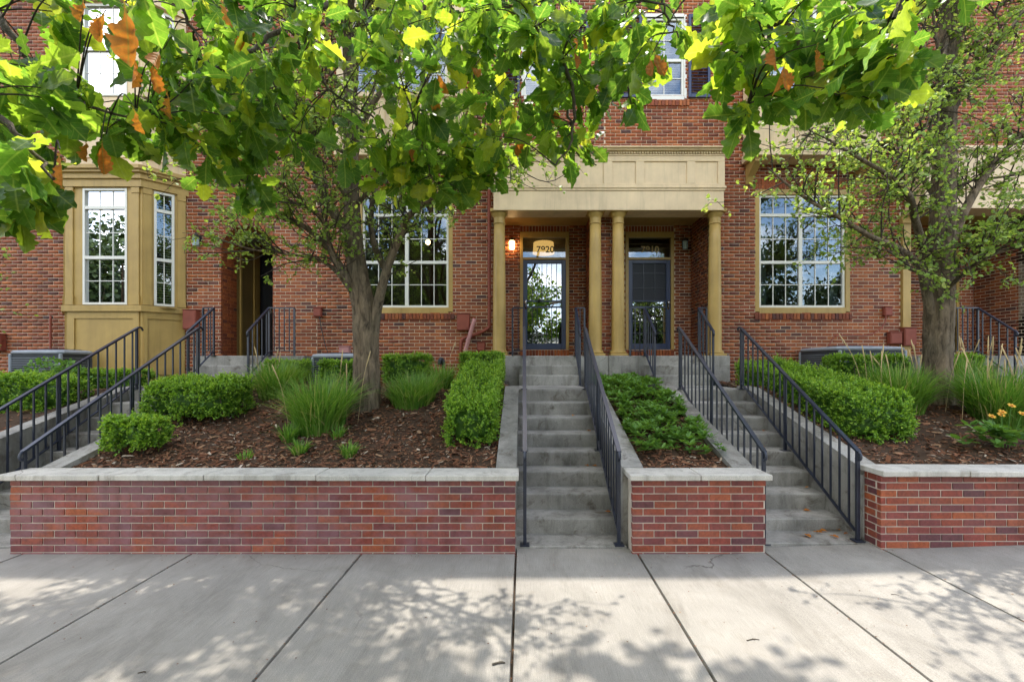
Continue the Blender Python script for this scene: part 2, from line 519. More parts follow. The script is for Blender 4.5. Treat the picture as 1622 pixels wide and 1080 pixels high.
M = {}
M['brick'] = mat_brick('house_brick', [(0, (.29, .074, .022)), (.2, (.36, .104, .030)), (.4, (.23, .058, .024)), (.56, (.41, .128, .036)), (.7, (.18, .050, .026)), (.82, (.26, .068, .026)), (.93, (.085, .038, .032)), (1, (.30, .08, .024))])
M['garden_brick'] = mat_brick('garden_brick', [(0, (.29, .062, .024)), (.15, (.19, .044, .028)), (.35, (.35, .088, .026)), (.5, (.16, .040, .036)), (.65, (.27, .054, .028)), (.78, (.19, .046, .038)), (.9, (.10, .038, .042)), (1, (.33, .07, .025))], bloom=.7, rough=.5)
M['mortar'] = mat_simple('mortar', (.58, .46, .33), .95, .2, var=.2, vscale=6, bmp=.3, bscale=220)
M['garden_mortar'] = mat_simple('garden_mortar', (.50, .43, .35), .95, .2, var=.2, vscale=6, bmp=.3, bscale=220)
M['sidewalk'] = mat_concrete('sidewalk_concrete', (.315, .29, .25), stain_amt=.35, broom=True, dark=.8)
M['steps'] = mat_concrete('step_concrete', (.35, .33, .29), stain=(.09, .068, .048), stain_amt=.9, dark=.45)
M['coping'] = mat_concrete('coping_concrete', (.56, .525, .46), stain=(.25, .21, .15), stain_amt=.4, dark=.78)
M['tan'] = mat_paint('tan_paint', (.43, .28, .082))
M['cream'] = mat_paint('cream_paint', (.68, .51, .30))
M['vestibule'] = mat_paint('shaded_tan_paint', (.24, .165, .06))  # the tan paint darkened, with the shade of the recess put into its colour
M['white'] = mat_simple('white_vinyl', (.72, .69, .60), .4, .5, var=.03)
M['navy'] = mat_simple('navy_paint', (.022, .036, .085), .38, .5, var=.15)
M['rail'] = mat_simple('rail_paint', (.016, .020, .034), .3, .55, var=.3, vscale=9, bmp=.1, bscale=90)
M['red_paint'] = mat_simple('brick_red_paint', (.24, .06, .035), .6, .35, var=.15, vscale=5)
M['pink_paint'] = mat_simple('faded_pink_paint', (.42, .2, .18), .7, .3, var=.12, vscale=5)
M['dark'] = mat_simple('dark_interior', (.035, .035, .032), .9, .1)
M['room'] = mat_simple('room_paint', (.16, .145, .12), .9, .1)
M['black_door'] = mat_simple('black_door_paint', (.012, .012, .014), .35, .5)
M['curtain'] = mat_simple('curtain_cloth', (.34, .42, .42), .9, .1)
M['blind'] = mat_simple('blind_slats', (.52, .52, .49), .6, .3)
M['screen'] = mat_simple('insect_screen', (.025, .028, .035), .5, .3)
M['steel'] = mat_simple('bright_steel', (.62, .62, .6), .25, .5, metal=1)
M['ac_grey'] = mat_simple('condenser_grey', (.27, .29, .31), .5, .4, var=.1)
M['ac_dark'] = mat_simple('condenser_grille', (.05, .055, .06), .6, .3)
M['black_plastic'] = mat_simple('black_plastic', (.015, .015, .016), .4, .5)
M['gold'] = mat_simple('gilt_numbers', (.42, .30, .12), .45, .5)
M['dark_number'] = mat_simple('dark_numbers', (.02, .018, .015), .45, .5)
M['glass'] = mat_glass('window_glass', .08)
M['door_glass'] = mat_glass('storm_door_glass', .27, (.4, .42, .42))
M['asphalt'] = mat_simple('asphalt', (.055, .055, .055), .9, .2, var=.2, vscale=8, bmp=.3, bscale=120)
M['soil'] = mat_simple('soil', (.06, .038, .024), .95, .1, var=.3, vscale=10, bmp=.6, bscale=50)
M['lawn'] = mat_simple('lawn', (.06, .09, .03), .9, .1, var=.3, vscale=6)
M['roofing'] = mat_simple('roofing', (.09, .085, .08), .9, .2)
def mat_chips():
    m, n, l, b = new_mat('bark_chips')
    r = ramp(n, [(0, (.15, .062, .03)), (.3, (.20, .085, .042)), (.55, (.11, .05, .028)), (.8, (.26, .125, .065)), (.93, (.3, .18, .10)), (.97, (.45, .36, .27))])
    l.new(tint_value(n, l), r.inputs[0])
    t = noise(n, l, 70, 4, .6, world_pos(n)); fr = ramp(n, [(.3, (.7, .7, .7)), (.7, (1.2, 1.2, 1.2))]); l.new(t.outputs['Fac'], fr.inputs[0])
    l.new(mixc(n, l, 1.0, r.outputs[0], fr.outputs[0], 'MULTIPLY'), b.inputs['Base Color'])
    b.inputs['Roughness'].default_value = .9; b.inputs['Specular IOR Level'].default_value = .2
    return m
M['chips'] = mat_chips()
M['oak_leaf'] = mat_leaf('oak_leaf', [(0, (.034, .085, .016)), (.3, (.065, .135, .020)), (.5, (.030, .075, .016)), (.7, (.085, .155, .020)), (.88, (.14, .20, .024)), (.97, (.22, .25, .028)), (1, (.045, .095, .016))], .55, .42, veins=True, tr_gain=3.6)
M['dry_leaf'] = mat_leaf('dry_oak_leaf', [(0, (.5, .17, .03)), (.5, (.58, .25, .05)), (1, (.36, .13, .03))], .45, .7, veins=True, tr_gain=1.1)
M['tree_leaf'] = mat_leaf('small_tree_leaf', [(0, (.17, .27, .055)), (.4, (.26, .37, .085)), (.75, (.12, .205, .045)), (1, (.40, .46, .17))], .45, .5, tr_gain=1.7)
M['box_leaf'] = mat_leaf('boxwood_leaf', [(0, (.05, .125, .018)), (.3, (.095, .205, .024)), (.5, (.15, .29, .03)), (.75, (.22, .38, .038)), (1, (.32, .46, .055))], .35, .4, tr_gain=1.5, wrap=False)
M['grass_leaf'] = mat_leaf('reed_grass_blade', [(0, (.075, .185, .026)), (.4, (.12, .26, .036)), (.75, (.18, .32, .05)), (.92, (.24, .34, .08)), (1, (.42, .36, .17))], .35, .45, tr_gain=1.5)
M['cover_leaf'] = mat_leaf('ground_cover_leaf', [(0, (.09, .20, .036)), (.5, (.15, .29, .05)), (1, (.075, .165, .032))], .35, .45, tr_gain=1.5)
M['straw'] = mat_simple('seed_head_straw', (.5, .37, .19), .85, .15, var=.2, vscale=20)
M['bark'] = mat_bark('tree_bark', (.055, .043, .033), (.23, .19, .15))
M['bark_brown'] = mat_bark('tree_bark_brown', (.03, .022, .016), (.30, .225, .16), 8)
M['twig'] = mat_bark('twig_bark', (.05, .038, .03), (.16, .125, .10), 30)
M['far_leaf'] = mat_leaf('far_tree_leaf', [(0, (.035, .06, .018)), (.5, (.055, .085, .024)), (1, (.025, .045, .015))], .2, .5, tr_gain=1.0)
M['flower'] = mat_leaf('yellow_petal', [(0, (.75, .38, .04)), (1, (.8, .5, .06))], .3, .6, tr_gain=1.1)
M['lamp_glow'] = mat_emit('lantern_glow', (1.0, .62, .25), 5.0)
M['shade_glow'] = mat_emit('lampshade_glow', (1.0, .55, .16), .38)

# ------------------------------------------------------------------ main distances (metres from the camera)
YF, YW, YR, YC, YP = 4.20, 8.95, 10.0, 8.67, 8.45     # garden wall, house wall, porch back wall, columns, porch front
PORCH_Z = 1.91
BL, BC = .2032, .0677                                  # brick and course module
EAVE = 10.5

def ground_z(x): 
    return 0.03 * max(0.0, x - 1.9)

# ------------------------------------------------------------------ ground, street, sidewalk
g = MB(); g.quad((-400, -400, -.35), (400, -400, -.35), (400, 400, -.35), (-400, 400, -.35))
tag(g.build('ground', M['lawn']), kind='structure')
s = MB(); s.box(-120, 120, -11.5, -2.6, -.33, -.16)
tag(s.build('street', M['asphalt']), kind='structure')
k = MB(); k.box(-120, 120, -2.6, -2.42, -.34, -.02, .02)
tag(k.build('kerb', M['steps']), kind='structure')
k = MB(); k.box(-120, 120, -2.42, .7, -.34, -.03)
tag(k.build('verge', M['lawn']), kind='structure')
k = MB(); k.box(-120, 120, -13.5, -11.5, -.34, -.05)
tag(k.build('far_sidewalk', M['sidewalk']), kind='structure')

base = MB()
xs = [-30, 1.9, 5, 9, 30]
for a, b in zip(xs[:-1], xs[1:]):
    za, zb = ground_z(a) - .05, ground_z(b) - .05
    base.quad((a, .7, za), (b, .7, zb), (b, 4.6, zb), (a, 4.6, za))
sw = tag(base.build('sidewalk', M['soil']), kind='structure')
joints = [-9.2, -7.6, -6.1, -4.62, -3.06, -1.49, -.064, 1.065, 2.245, 3.33, 4.75, 6.2, 7.7, 9.3]
for a, b in zip(joints[:-1], joints[1:]):
    for (ya, yb) in ((.7, 2.28), (2.288, 4.335)):
        n = 4
        m = MB(); gp = .003
        cuts = np.linspace(a + gp, b - gp, n)
        # slab: top with a small rounded arris on every side
        c = .008
        for i in range(n - 1):
            xa, xb = cuts[i], cuts[i + 1]
            m.quad((xa if i else xa + c, ya + c, ground_z(xa)), (xb if i < n - 2 else xb - c, ya + c, ground_z(xb)),
                   (xb if i < n - 2 else xb - c, yb - c, ground_z(xb)), (xa if i else xa + c, yb - c, ground_z(xa)))
            m.quad((xa, ya, ground_z(xa) - .05), (xb, ya, ground_z(xb) - .05), (xb if i < n - 2 else xb - c, ya + c, ground_z(xb)), (xa if i else xa + c, ya + c, ground_z(xa)))
            m.quad((xa if i else xa + c, yb - c, ground_z(xa)), (xb if i < n - 2 else xb - c, yb - c, ground_z(xb)), (xb, yb, ground_z(xb) - .05), (xa, yb, ground_z(xa) - .05))
        for xx, sgn in ((cuts[0], 1), (cuts[-1], -1)):
            m.quad((xx, ya, ground_z(xx) - .05), (xx + sgn * c, ya + c, ground_z(xx)), (xx + sgn * c, yb - c, ground_z(xx)), (xx, yb, ground_z(xx) - .05))
        m.build('slab', M['sidewalk'], sw)

# ------------------------------------------------------------------ bricks
_brick_mesh = {}
def single_brick(mat, L, H, D, axis):
    key = (mat.name, round(L, 3), round(H, 3), axis)
    if key not in _brick_mesh:
        b = MB()
        if axis == 'x': b.box(-L / 2, L / 2, 0, D, -H / 2, H / 2, .003)
        else: b.box(0, D, -L / 2, L / 2, -H / 2, H / 2, .003)
        _brick_mesh[key] = b.mesh('brick', mat)
    return _brick_mesh[key]

def arch_half(z, arch):
    """Half width of an arched hole (cx, w/2, z0, spring) at height z."""
    cx, hw, z0, zs = arch
    if z < z0: return 0
    if z <= zs: return hw
    q = hw * hw - (z - zs) ** 2
    return math.sqrt(q) if q > 0 else 0

def intervals(x0, x1, z, rects, arches=()):
    iv = [(x0, x1)]
    cut = [(r[0], r[1]) for r in rects if r[2] <= z <= r[3]]
    for a in arches:
        h = arch_half(z, a)
        if h: cut.append((a[0] - h, a[0] + h))
    for c0, c1 in cut:
        nv = []
        for a, b in iv:
            if c1 <= a or c0 >= b: nv.append((a, b)); continue
            if c0 > a: nv.append((a, c0))
            if c1 < b: nv.append((c1, b))
        iv = nv
    return iv

def bricks(parent, mat, x0, x1, z0, z1, at, axis='x', facing=-1, rects=(), arches=(), single=0, want=None, joint=.0115, zorg=0.0, jit=.0012, uorg=0.0, drop=None):
    """Running bond on a wall plane. axis 'x': wall along x at y=at facing -y; axis 'y': wall along y at x=at facing the sign given."""
    items = []
    k0 = int(math.floor((z0 - zorg) / BC)); k1 = int(math.ceil((z1 - zorg) / BC))
    for k in range(k0, k1):
        za, zb = max(z0, zorg + k * BC + joint / 2), min(z1, zorg + (k + 1) * BC - joint / 2)
        if zb - za < .018: continue
        for a, b in intervals(x0, x1, (za + zb) / 2, rects, arches):
            off = (BL / 2 if k % 2 else 0) + uorg
            i = int(math.floor((a - off) / BL))
            while off + i * BL < b:
                p, q = max(a, off + i * BL + joint / 2), min(b, off + (i + 1) * BL - joint / 2)
                if q - p > .025: items.append((p, q, za, zb))
                i += 1
    if drop: items = [t for t in items if not drop(t)]
    def score(t):
        cx, cz = (t[0] + t[1]) / 2, (t[2] + t[3]) / 2
        return want(cx, cz) if want else 0
    items.sort(key=score)
    D = .05
    for p, q, za, zb in items[:single]:
        L, H = q - p, zb - za
        m = single_brick(mat, L, H, D, axis)
        j = rnd.uniform(-jit, jit)
        loc = ((p + q) / 2, at + j, (za + zb) / 2) if axis == 'x' else (at - D if facing > 0 else at, (p + q) / 2, (za + zb) / 2)
        obj_of('brick', m, parent, loc)
    rest = items[single:]
    if rest:
        A = np.array(rest)
        n = len(A); j = rng.uniform(-jit, jit, n)
        V = np.empty((n, 8, 3))
        p, q, za, zb = A.T
        fr = np.full(n, at) + (j if axis == 'x' else 0); c = .003
        bk = fr + D if (axis == 'x' or facing < 0) else fr - D
        order = [(p, za), (q, za), (q, zb), (p, zb)]
        for i, (u, w) in enumerate(order):
            if axis == 'x':
                V[:, i] = np.stack([u, fr, w], 1); V[:, i + 4] = np.stack([u, bk, w], 1)
            else:
                V[:, i] = np.stack([fr, u, w], 1); V[:, i + 4] = np.stack([bk, u, w], 1)
        T = np.array([(0, 1, 2, 3), (0, 4, 5, 1), (1, 5, 6, 2), (2, 6, 7, 3), (3, 7, 4, 0)])
        Fc = (T[None] + (np.arange(n) * 8)[:, None, None]).reshape(-1, 4)
        tint = np.repeat(rng.random(n), 8)
        o = obj_of('brickwork', mesh_arrays('brickwork', V.reshape(-1, 3), Fc, mat, tint=tint), parent)
        o['kind'] = 'stuff'

def mortar_wall(name, parent, mat, x0, x1, z0, z1, at, rects=(), arches=(), depth=.12):
    """The mortar bed behind the bricks, with its openings and their reveals (wall along x facing -y)."""
    zb = {z0, z1}
    for r in rects: zb |= {min(max(r[2], z0), z1), min(max(r[3], z0), z1)}
    for a in arches:
        for t in np.linspace(a[3], a[3] + a[1], 16): zb.add(float(t))
        zb |= {a[2], a[3]}
    zb = sorted(z for z in zb if z0 <= z <= z1)
    m = MB()
    for a, b in zip(zb[:-1], zb[1:]):
        if b - a < 1e-4: continue
        for p, q in intervals(x0, x1, (a + b) / 2, rects, arches):
            m.quad((p, at, a), (q, at, a), (q, at, b), (p, at, b))
    for r in rects:
        a, b, c, d = r[:4]
        m.quad((a, at, c), (a, at + depth, c), (a, at + depth, d), (a, at, d))
        m.quad((b, at, d), (b, at + depth, d), (b, at + depth, c), (b, at, c))
        m.quad((a, at, d), (a, at + depth, d), (b, at + depth, d), (b, at, d))
        m.quad((a, at, c), (b, at, c), (b, at + depth, c), (a, at + depth, c))
    return m.build(name, mat, parent)

def soldier_row(parent, x0, x1, z0, z1, at, mat):
    n = max(1, int(round((x1 - x0) / BC))); w = (x1 - x0) / n
    for i in range(n):
        m = single_brick(mat, round(w - .01, 3), round(z1 - z0, 3), .05, 'x')
        obj_of('sill_brick', m, parent, (x0 + (i + .5) * w, at, (z0 + z1) / 2))

# ------------------------------------------------------------------ garden walls
def garden_wall(label, x0, x1, stones, left_return=False, drop=None):
    t = thing('garden_wall', label, 'wall', ((x0 + x1) / 2, YF, ground_z(x0)))
    t.matrix_world  # noqa
    off = Vector(t.location)
    p = bpy.data.objects.new('x', None)
    def kid(o): return o
    zb = .69 + (.035 if x0 > 3 else 0)
    m = MB(); m.box(x0 + .006, x1 - .006, YF + .008, YF + .20, -.06, zb - .004)
    m.build('mortar_core', M['garden_mortar'], t)
    bricks(t, M['garden_brick'], x0, x1, -.03, zb, YF, single=300, zorg=zb - 20 * BC, uorg=x0 + (.05 if x0 > 3 else 0), jit=.0022,
           want=lambda cx, cz: abs(cx), drop=drop, joint=.0095)
    if left_return:
        bricks(t, M['garden_brick'], YF + .056, YF + .205, -.03, zb, x0, axis='y', facing=-1, single=60, zorg=zb - 20 * BC)
    zt = zb + .053
    for a, b in zip(stones[:-1], stones[1:]):
        m = MB(); jz = rnd.uniform(-.002, .002)
        m.box(a + .003, b - .003, YF - .07 + rnd.uniform(-.003, .003), YF + .232, zb + .001 + jz, zt + jz, .006)
        m.build('coping_stone', M['coping'], t)
    bpy.data.objects.remove(p)
    # children were made in world space
    for c in t.children: c.location = Vector(c.location) - off
    return t

garden_wall('long brick garden wall with five pale coping stones, left of the central steps', -4.74, -.066,
            [-4.80, X(155, 4.13), X(322, 4.13), X(500, 4.13), X(674, 4.13), -.035],
            drop=None)
garden_wall('short brick garden wall with two coping stones between the two flights of steps', 1.012, 2.247, [.975, X(1111, 4.13), 2.275])
garden_wall('brick garden wall at the right edge with orange bricks and pale coping', 3.31, 9.4, [3.275, X(1538, 4.13), 5.6, 7.0, 8.3, 9.43], left_return=True)

# ------------------------------------------------------------------ stairs
RISE, TREAD, Y1 = .1731, .29, 4.65
def stairs(label, x0, x1, cheeks, lower=True, gz=0.0, pad=True):
    t = thing('concrete_stairs', label, 'stairs', ((x0 + x1) / 2, Y1, gz))
    off = Vector(t.location)
    if lower:
        if pad:
            m = MB(); m.box(x0 - .02, x1 + .03, YF + .135, Y1 + .05, -.1, gz + .018, .006); m.build('pad', M['steps'], t)
        for i in range(8):
            y = Y1 + i * TREAD; h = (i + 1) * RISE; hb = i * RISE - (.0 if i else .1)
            ye = y + TREAD + .035 if i < 7 else 7.86
            m = MB()
            m.prism_x([(y + .018, hb), (y, h - .03), (y, h - .010), (y + .004, h - .003), (y + .012, h), (ye, h), (ye, hb)], x0 - .004, x1 + .004)
            m.build('step' if i < 7 else 'landing', M['steps'], t)
    for i in (8, 9):
        y = 7.85 + (i - 8) * .30; h = (i + 1) * RISE; hb = i * RISE - .05
        m = MB()
        m.prism_x([(y + .015, hb), (y, h - .03), (y, h - .010), (y + .004, h - .003), (y + .012, h), (y + .33, h), (y + .33, hb)], x0, x1 + .02)
        m.build('upper_step', M['steps'], t)
    for a, b in cheeks:
        m = MB()
        m.prism_x([(4.405, -.05), (4.405, .68), (4.436, .68), (4.436, .748), (6.70, 1.405), (7.0, 1.42), (7.0, 0)], a, b)
        m.build('cheek_wall', M['steps'], t)
    for c in t.children: c.location = Vector(c.location) - off
    return t

stairs('central concrete steps leading up to the door numbered 7920', -.058, .965, [(-.262, -.062), (.969, 1.175)])
stairs('right-hand concrete steps leading up to the door numbered 7910', 2.262, 3.29, [(2.045, 2.257), (3.295, 3.49)], gz=.03)
stairs('left concrete steps climbing to the arched doorway', -5.80, -4.70, [(-4.695, -4.50), (-6.0, -5.805)])
st = stairs('concrete steps at the right edge behind the tall grass', 8.52, 9.7, [(8.3, 8.51)])

# ------------------------------------------------------------------ handrails
def railing(label, x, kind, x_ret=None, group='black metal stair railings'):
    """kind 'lower': along the main flight; 'upper': along the three porch steps, with a return along the porch edge."""
    t = thing('stair_railing', label, 'railing', (x, 4.6 if kind == 'lower' else 7.8, 0), group)
    off = Vector(t.location)
    mt = M['rail']
    if kind == 'lower':
        A, B = np.array((x, 4.36, .91)), np.array((x, 6.72, 2.285))
        nb = 17
    else:
        A, B = np.array((x, 7.80, 2.31)), np.array((x, 8.46, 2.80))
        nb = 4
    d = B - A; L = np.linalg.norm(d); u = d / L
    # handrail: flat-topped bar, with the lower end curled down
    m = MB()
    up = np.array((0, -u[2], u[1]))
    m.bar(A, B, .042, .022)
    e = [A, A - u * .03 - up * .01, A - u * .05 - up * .04, A - u * .035 - up * .07, A - up * .075 + u * .0]
    m.tube(smooth_line(e, 4), .014, 8)
    if kind == 'lower':
        e = [B, B + u * .02, B + np.array((0, .07, .012)), B + np.array((0, .10, -.03))]
        m.tube(smooth_line(e, 4), .014, 8)
    m.build('handrail', mt, t)
    drop = .80
    lo = MB(); lo.bar(A + u * .06 - np.array((0, 0, drop)), B - np.array((0, 0, drop)), .028, .014); lo.build('bottom_rail', mt, t)
    for i in range(nb):
        q = A + d * ((i + 1.0) / (nb + .6))
        m = MB(); m.box(q[0] - .008, q[0] + .008, q[1] - .008, q[1] + .008, q[2] - drop, q[2] - .008); m.build('baluster', mt, t)
    posts = [A + u * .02, A + d * .52, B - u * .01] if kind == 'lower' else [A + u * .02, B]
    for q in posts:
        zf = max(0.0, (math.floor((q[1] - Y1) / TREAD) + 1)) * RISE if kind == 'lower' else (8 * RISE if q[1] < 8.1 else PORCH_Z)
        if q[1] > 6.68 and kind == 'lower': zf = 8 * RISE
        if q[1] < Y1: zf = ground_z(x) + .016
        m = MB(); m.box(q[0] - .016, q[0] + .016, q[1] - .016, q[1] + .016, zf - .01, q[2] - .01, .003)
        m.box(q[0] - .045, q[0] + .045, q[1] - .045, q[1] + .045, zf - .004, zf + .008)
        m.build('post', mt, t)
    if x_ret is not None:
        C = np.array((x_ret, B[1], B[2]))
        m = MB(); m.bar(B, C, .042, .022); m.build('return_rail', mt, t)
        m = MB(); m.bar(B - np.array((0, 0, drop)), C - np.array((0, 0, drop)), .028, .014); m.build('bottom_rail', mt, t)
        nn = max(1, int(abs(x_ret - x) / .11))
        for i in range(nn):
            q = B + (C - B) * ((i + 1) / (nn + 1))
            m = MB(); m.box(q[0] - .008, q[0] + .008, q[1] - .008, q[1] + .008, q[2] - drop, q[2] - .008); m.build('baluster', mt, t)
        m = MB(); m.box(C[0] - .016, C[0] + .016, C[1] - .016, C[1] + .016, PORCH_Z - .005, C[2] - .01, .003); m.build('post', mt, t)
    for c in t.children: c.location = Vector(c.location) - off
    return t

railing('black railing on the left side of the central steps, seen edge-on', .02, 'lower')
railing('blue-black railing on the right side of the central steps', .925, 'lower')
railing('black railing on the left side of the right-hand steps, beside the ground cover', 2.32, 'lower')
railing('long black railing on the right side of the right-hand steps, before the hedge', 3.225, 'lower')
railing('black railing on the right side of the left steps, nearest the small round bush', -4.80, 'lower')
railing('black railing on the far side of the left steps, before the bay window', -5.70, 'lower')
railing('short porch railing before the glowing lantern', .02, 'upper', -.19)
railing('short porch railing between the two doorways, left of the paired columns', .985, 'upper', 1.15)
railing('short porch railing right of the paired columns', 2.27, 'upper', 2.0)
railing('short porch railing before the rightmost column', 3.275, 'upper', 3.42)
railing('porch railing to the left of the arched doorway', -5.75, 'upper', -5.95)
railing('porch railing to the right of the arched doorway, with a side return', -4.72, 'upper', -4.25)
railing('black porch railing at the right edge behind the thick trunk', 8.47, 'upper', 8.0)

# ------------------------------------------------------------------ townhouses
ROOM = 1.6
def room(parent, x0, x1, z0, z1, y, depth=ROOM):
    m = MB()
    a, b, c, d, e, f = x0, x1, y, y + depth, z0, z1
    m.quad((a, d, e), (a, d, f), (b, d, f), (b, d, e)); m.quad((a, c, e), (a, c, f), (a, d, f), (a, d, e)); m.quad((b, c, e), (b, d, e), (b, d, f), (b, c, f))
    m.quad((a, c, f), (b, c, f), (b, d, f), (a, d, f)); m.quad((a, c, e), (a, d, e), (b, d, e), (b, c, e))
    return m.build('interior', M['room'], parent)

def window(house, x0, x1, z0, z1, y, lights, bars_z, grid, casing=.085, curtain=False, blinds=False, org=None, deep=True, sill=True, cm='tan'):
    """lights: x positions of mullions; bars_z: list of horizontal bars; grid: panes across and down in each sash row."""
    fw = .045
    xs_ = [x0] + list(lights) + [x1]; zs = [z0] + list(bars_z) + [z1]
    w = MB()
    w.box(x0, x0 + fw, y, y + .07, z0, z1, .004); w.box(x1 - fw, x1, y, y + .07, z0, z1, .004)
    w.box(x0 + fw, x1 - fw, y + .001, y + .069, z0, z0 + fw, .004); w.box(x0 + fw, x1 - fw, y + .001, y + .069, z1 - fw, z1, .004)
    for q in lights: w.box(q - .035, q + .035, y + .002, y + .068, z0 + fw, z1 - fw, .004)
    edges = [x0 + fw] + [e for q in lights for e in (q - .035, q + .035)] + [x1 - fw]
    for bz in bars_z:
        for a, b in zip(edges[::2], edges[1::2]): w.box(a, b, y + .004, y + .066, bz - .03, bz + .03, .004)
    win = w.build('window', M['white'], house)
    if casing:
        c = MB(); C = casing
        c.box(x0 - C, x0, y - .03, y + .07, z0 - C, z1 + C, .004); c.box(x1, x1 + C, y - .03, y + .07, z0 - C, z1 + C, .004)
        c.box(x0, x1, y - .031, y + .07, z0 - C - .03, z0, .004); c.box(x0, x1, y - .031, y + .07, z1, z1 + C + .02, .004)
        c.build('casing', M[cm], win)
    zedges = [z0 + fw] + [e for q in bars_z for e in (q - .03, q + .03)] + [z1 - fw]
    for ri, (a, b) in enumerate(zip(zedges[::2], zedges[1::2])):
        nx, nz = grid[ri]
        for p, q in zip(edges[::2], edges[1::2]):
            g_ = MB(); g_.box(p - .004, q + .004, y + .034, y + .040, a - .004, b + .004); g_.build('pane', M['glass'], win)
            mm = MB()
            for i in range(1, nx): xx = p + (q - p) * i / nx; mm.box(xx - .007, xx + .007, y + .022, y + .034, a, b)
            for i in range(1, nz): zz = a + (b - a) * i / nz; mm.box(p, q, y + .0225, y + .0335, zz - .007, zz + .007)
            if mm.v: mm.build('muntin', M['white'], win)
            if blinds:
                bl = MB(); k_ = int((b - a) / .045)
                for i in range(k_):
                    zz = a + (i + .5) * (b - a) / k_
                    bl.quad((p, y + .09, zz - .012), (q, y + .09, zz - .012), (q, y + .125, zz + .014), (p, y + .125, zz + .014))
                bo = bl.build('blind', M['blind'], win); bo['kind'] = 'stuff'
    if curtain:
        for a, b in ((x0 + .05, x0 + .22), (x1 - .22, x1 - .05)):
            cu = MB(); k_ = 12
            pts = [(a + (b - a) * i / k_, y + .16 + .03 * math.sin(i * 1.9)) for i in range(k_ + 1)]
            for (p, r), (q, s_) in zip(pts[:-1], pts[1:]): cu.quad((p, r, z0), (q, s_, z0), (q, s_, z1), (p, r, z1))
            cu.build('curtain', M['curtain'], win, smooth=True)
    return win

def text_mesh(body, size, depth, mat):
    cu = bpy.data.curves.new('number', 'FONT'); cu.body = body; cu.size = size; cu.extrude = depth; cu.align_x = 'CENTER'
    cu.offset = .002
    o = bpy.data.objects.new('tmp', cu); COL.objects.link(o)
    dg = bpy.context.evaluated_depsgraph_get()
    me = bpy.data.meshes.new_from_object(o.evaluated_get(dg))
    bpy.data.objects.remove(o); me.materials.clear(); me.materials.append(mat)
    return me

houses = {}
houses['A'] = thing('townhouse', 'brick townhouse on the left with a tan bay window and an arched doorway', 'house')
houses['B'] = thing('townhouse', 'brick townhouse with the door numbered 7920 and a window behind the slim tree', 'house')
houses['C'] = thing('townhouse', 'brick townhouse with the door numbered 7910 and an unobstructed tall window', 'house')
houses['D'] = thing('townhouse', 'brick townhouse at the right edge with a dark recessed entrance', 'house')
hx = {'A': (-18.0, -4.05), 'B': (-4.05, 1.60), 'C': (1.60, 7.45), 'D': (7.45, 19.0)}
for kx in houses: houses[kx].location = ((hx[kx][0] + hx[kx][1]) / 2, YW, 0)

BASE_Z = .9
AX = 1.60                                   # mirror axis between the two middle houses
wx0, wx1, wz0, wz1 = X(1203, YW), X(1340, YW), Z(487, YW), Z(310, YW) + .02
lwin = (2 * AX - wx1, 2 * AX - wx0)
rec = {'B': (-.45, 1.385), 'C': (1.815, 3.70)}
CEIL = 4.80
arch = ((X(350, YW) + X(432, YW)) / 2, (X(432, YW) - X(350, YW)) / 2, PORCH_Z, 3.98)
up_win = {'C': (X(1022, YW), X(1084, YW)), }
up_win['B'] = (2 * AX - up_win['C'][1], 2 * AX - up_win['C'][0])
UWZ = (Z(152, YW), Z(152, YW) + 1.55)
bay = [(-9.01, YW), (-8.535, 8.476), (-7.10, 8.476), (-6.625, YW)]
recD = (7.62, 9.92)
holes = {
    'A': [(-8.95, -6.70, 1.2, 9.0)],
    'B': [(lwin[0] - .08, lwin[1] + .08, wz0 - .1, wz1 + .1), (rec['B'][0], 1.7, PORCH_Z - .4, CEIL), (up_win['B'][0] - .02, up_win['B'][1] + .02, UWZ[0], UWZ[1]), (lwin[0] - .1, lwin[1] + .1, 6.9, 8.6)],
    'C': [(wx0 - .08, wx1 + .08, wz0 - .1, wz1 + .1), (1.5, rec['C'][1], PORCH_Z - .4, CEIL), (up_win['C'][0] - .02, up_win['C'][1] + .02, UWZ[0], UWZ[1]), (wx0 - .1, wx1 + .1, 6.9, 8.6)],
    'D': [(recD[0], recD[1], PORCH_Z - .4, CEIL)],
}
arches = {'A': [arch], 'B': [], 'C': [], 'D': []}
def near(cx0, cz0):
    return lambda cx, cz: (abs(cx - cx0) + 1.2 * abs(cz - cz0))
want = {'A': near(-4.6, 2.9), 'B': near(-1.0, 2.6), 'C': near(6.3, 2.9), 'D': near(7.5, 3.0)}
for kx, h in houses.items():
    a, b = hx[kx]; a += .0; b -= .0
    mortar_wall('wall', h, M['mortar'], a, b, BASE_Z, EAVE, YW + .006, holes[kx], arches[kx], .14)
    bricks(h, M['brick'], a + .004, b - .004, BASE_Z, EAVE - .25, YW, rects=holes[kx], arches=arches[kx], single=300, want=want[kx])
    m = MB(); m.box(a, b, YW - .12, YW + 9.5, EAVE - .25, EAVE, .0); m.build('roof', M['roofing'], h)
    m = MB(); m.quad((a, YW + 9.5, -.3), (b, YW + 9.5, -.3), (b, YW + 9.5, EAVE - .25), (a, YW + 9.5, EAVE - .25)); m.build('rear_wall', M['mortar'], h)
for kx, xx in (('A', -18.0), ('D', 19.0)):
    m = MB(); m.quad((xx, YW, -.3), (xx, YW + 9.5, -.3), (xx, YW + 9.5, EAVE - .25), (xx, YW, EAVE - .25)); m.build('side_wall', M['mortar'], houses[kx])

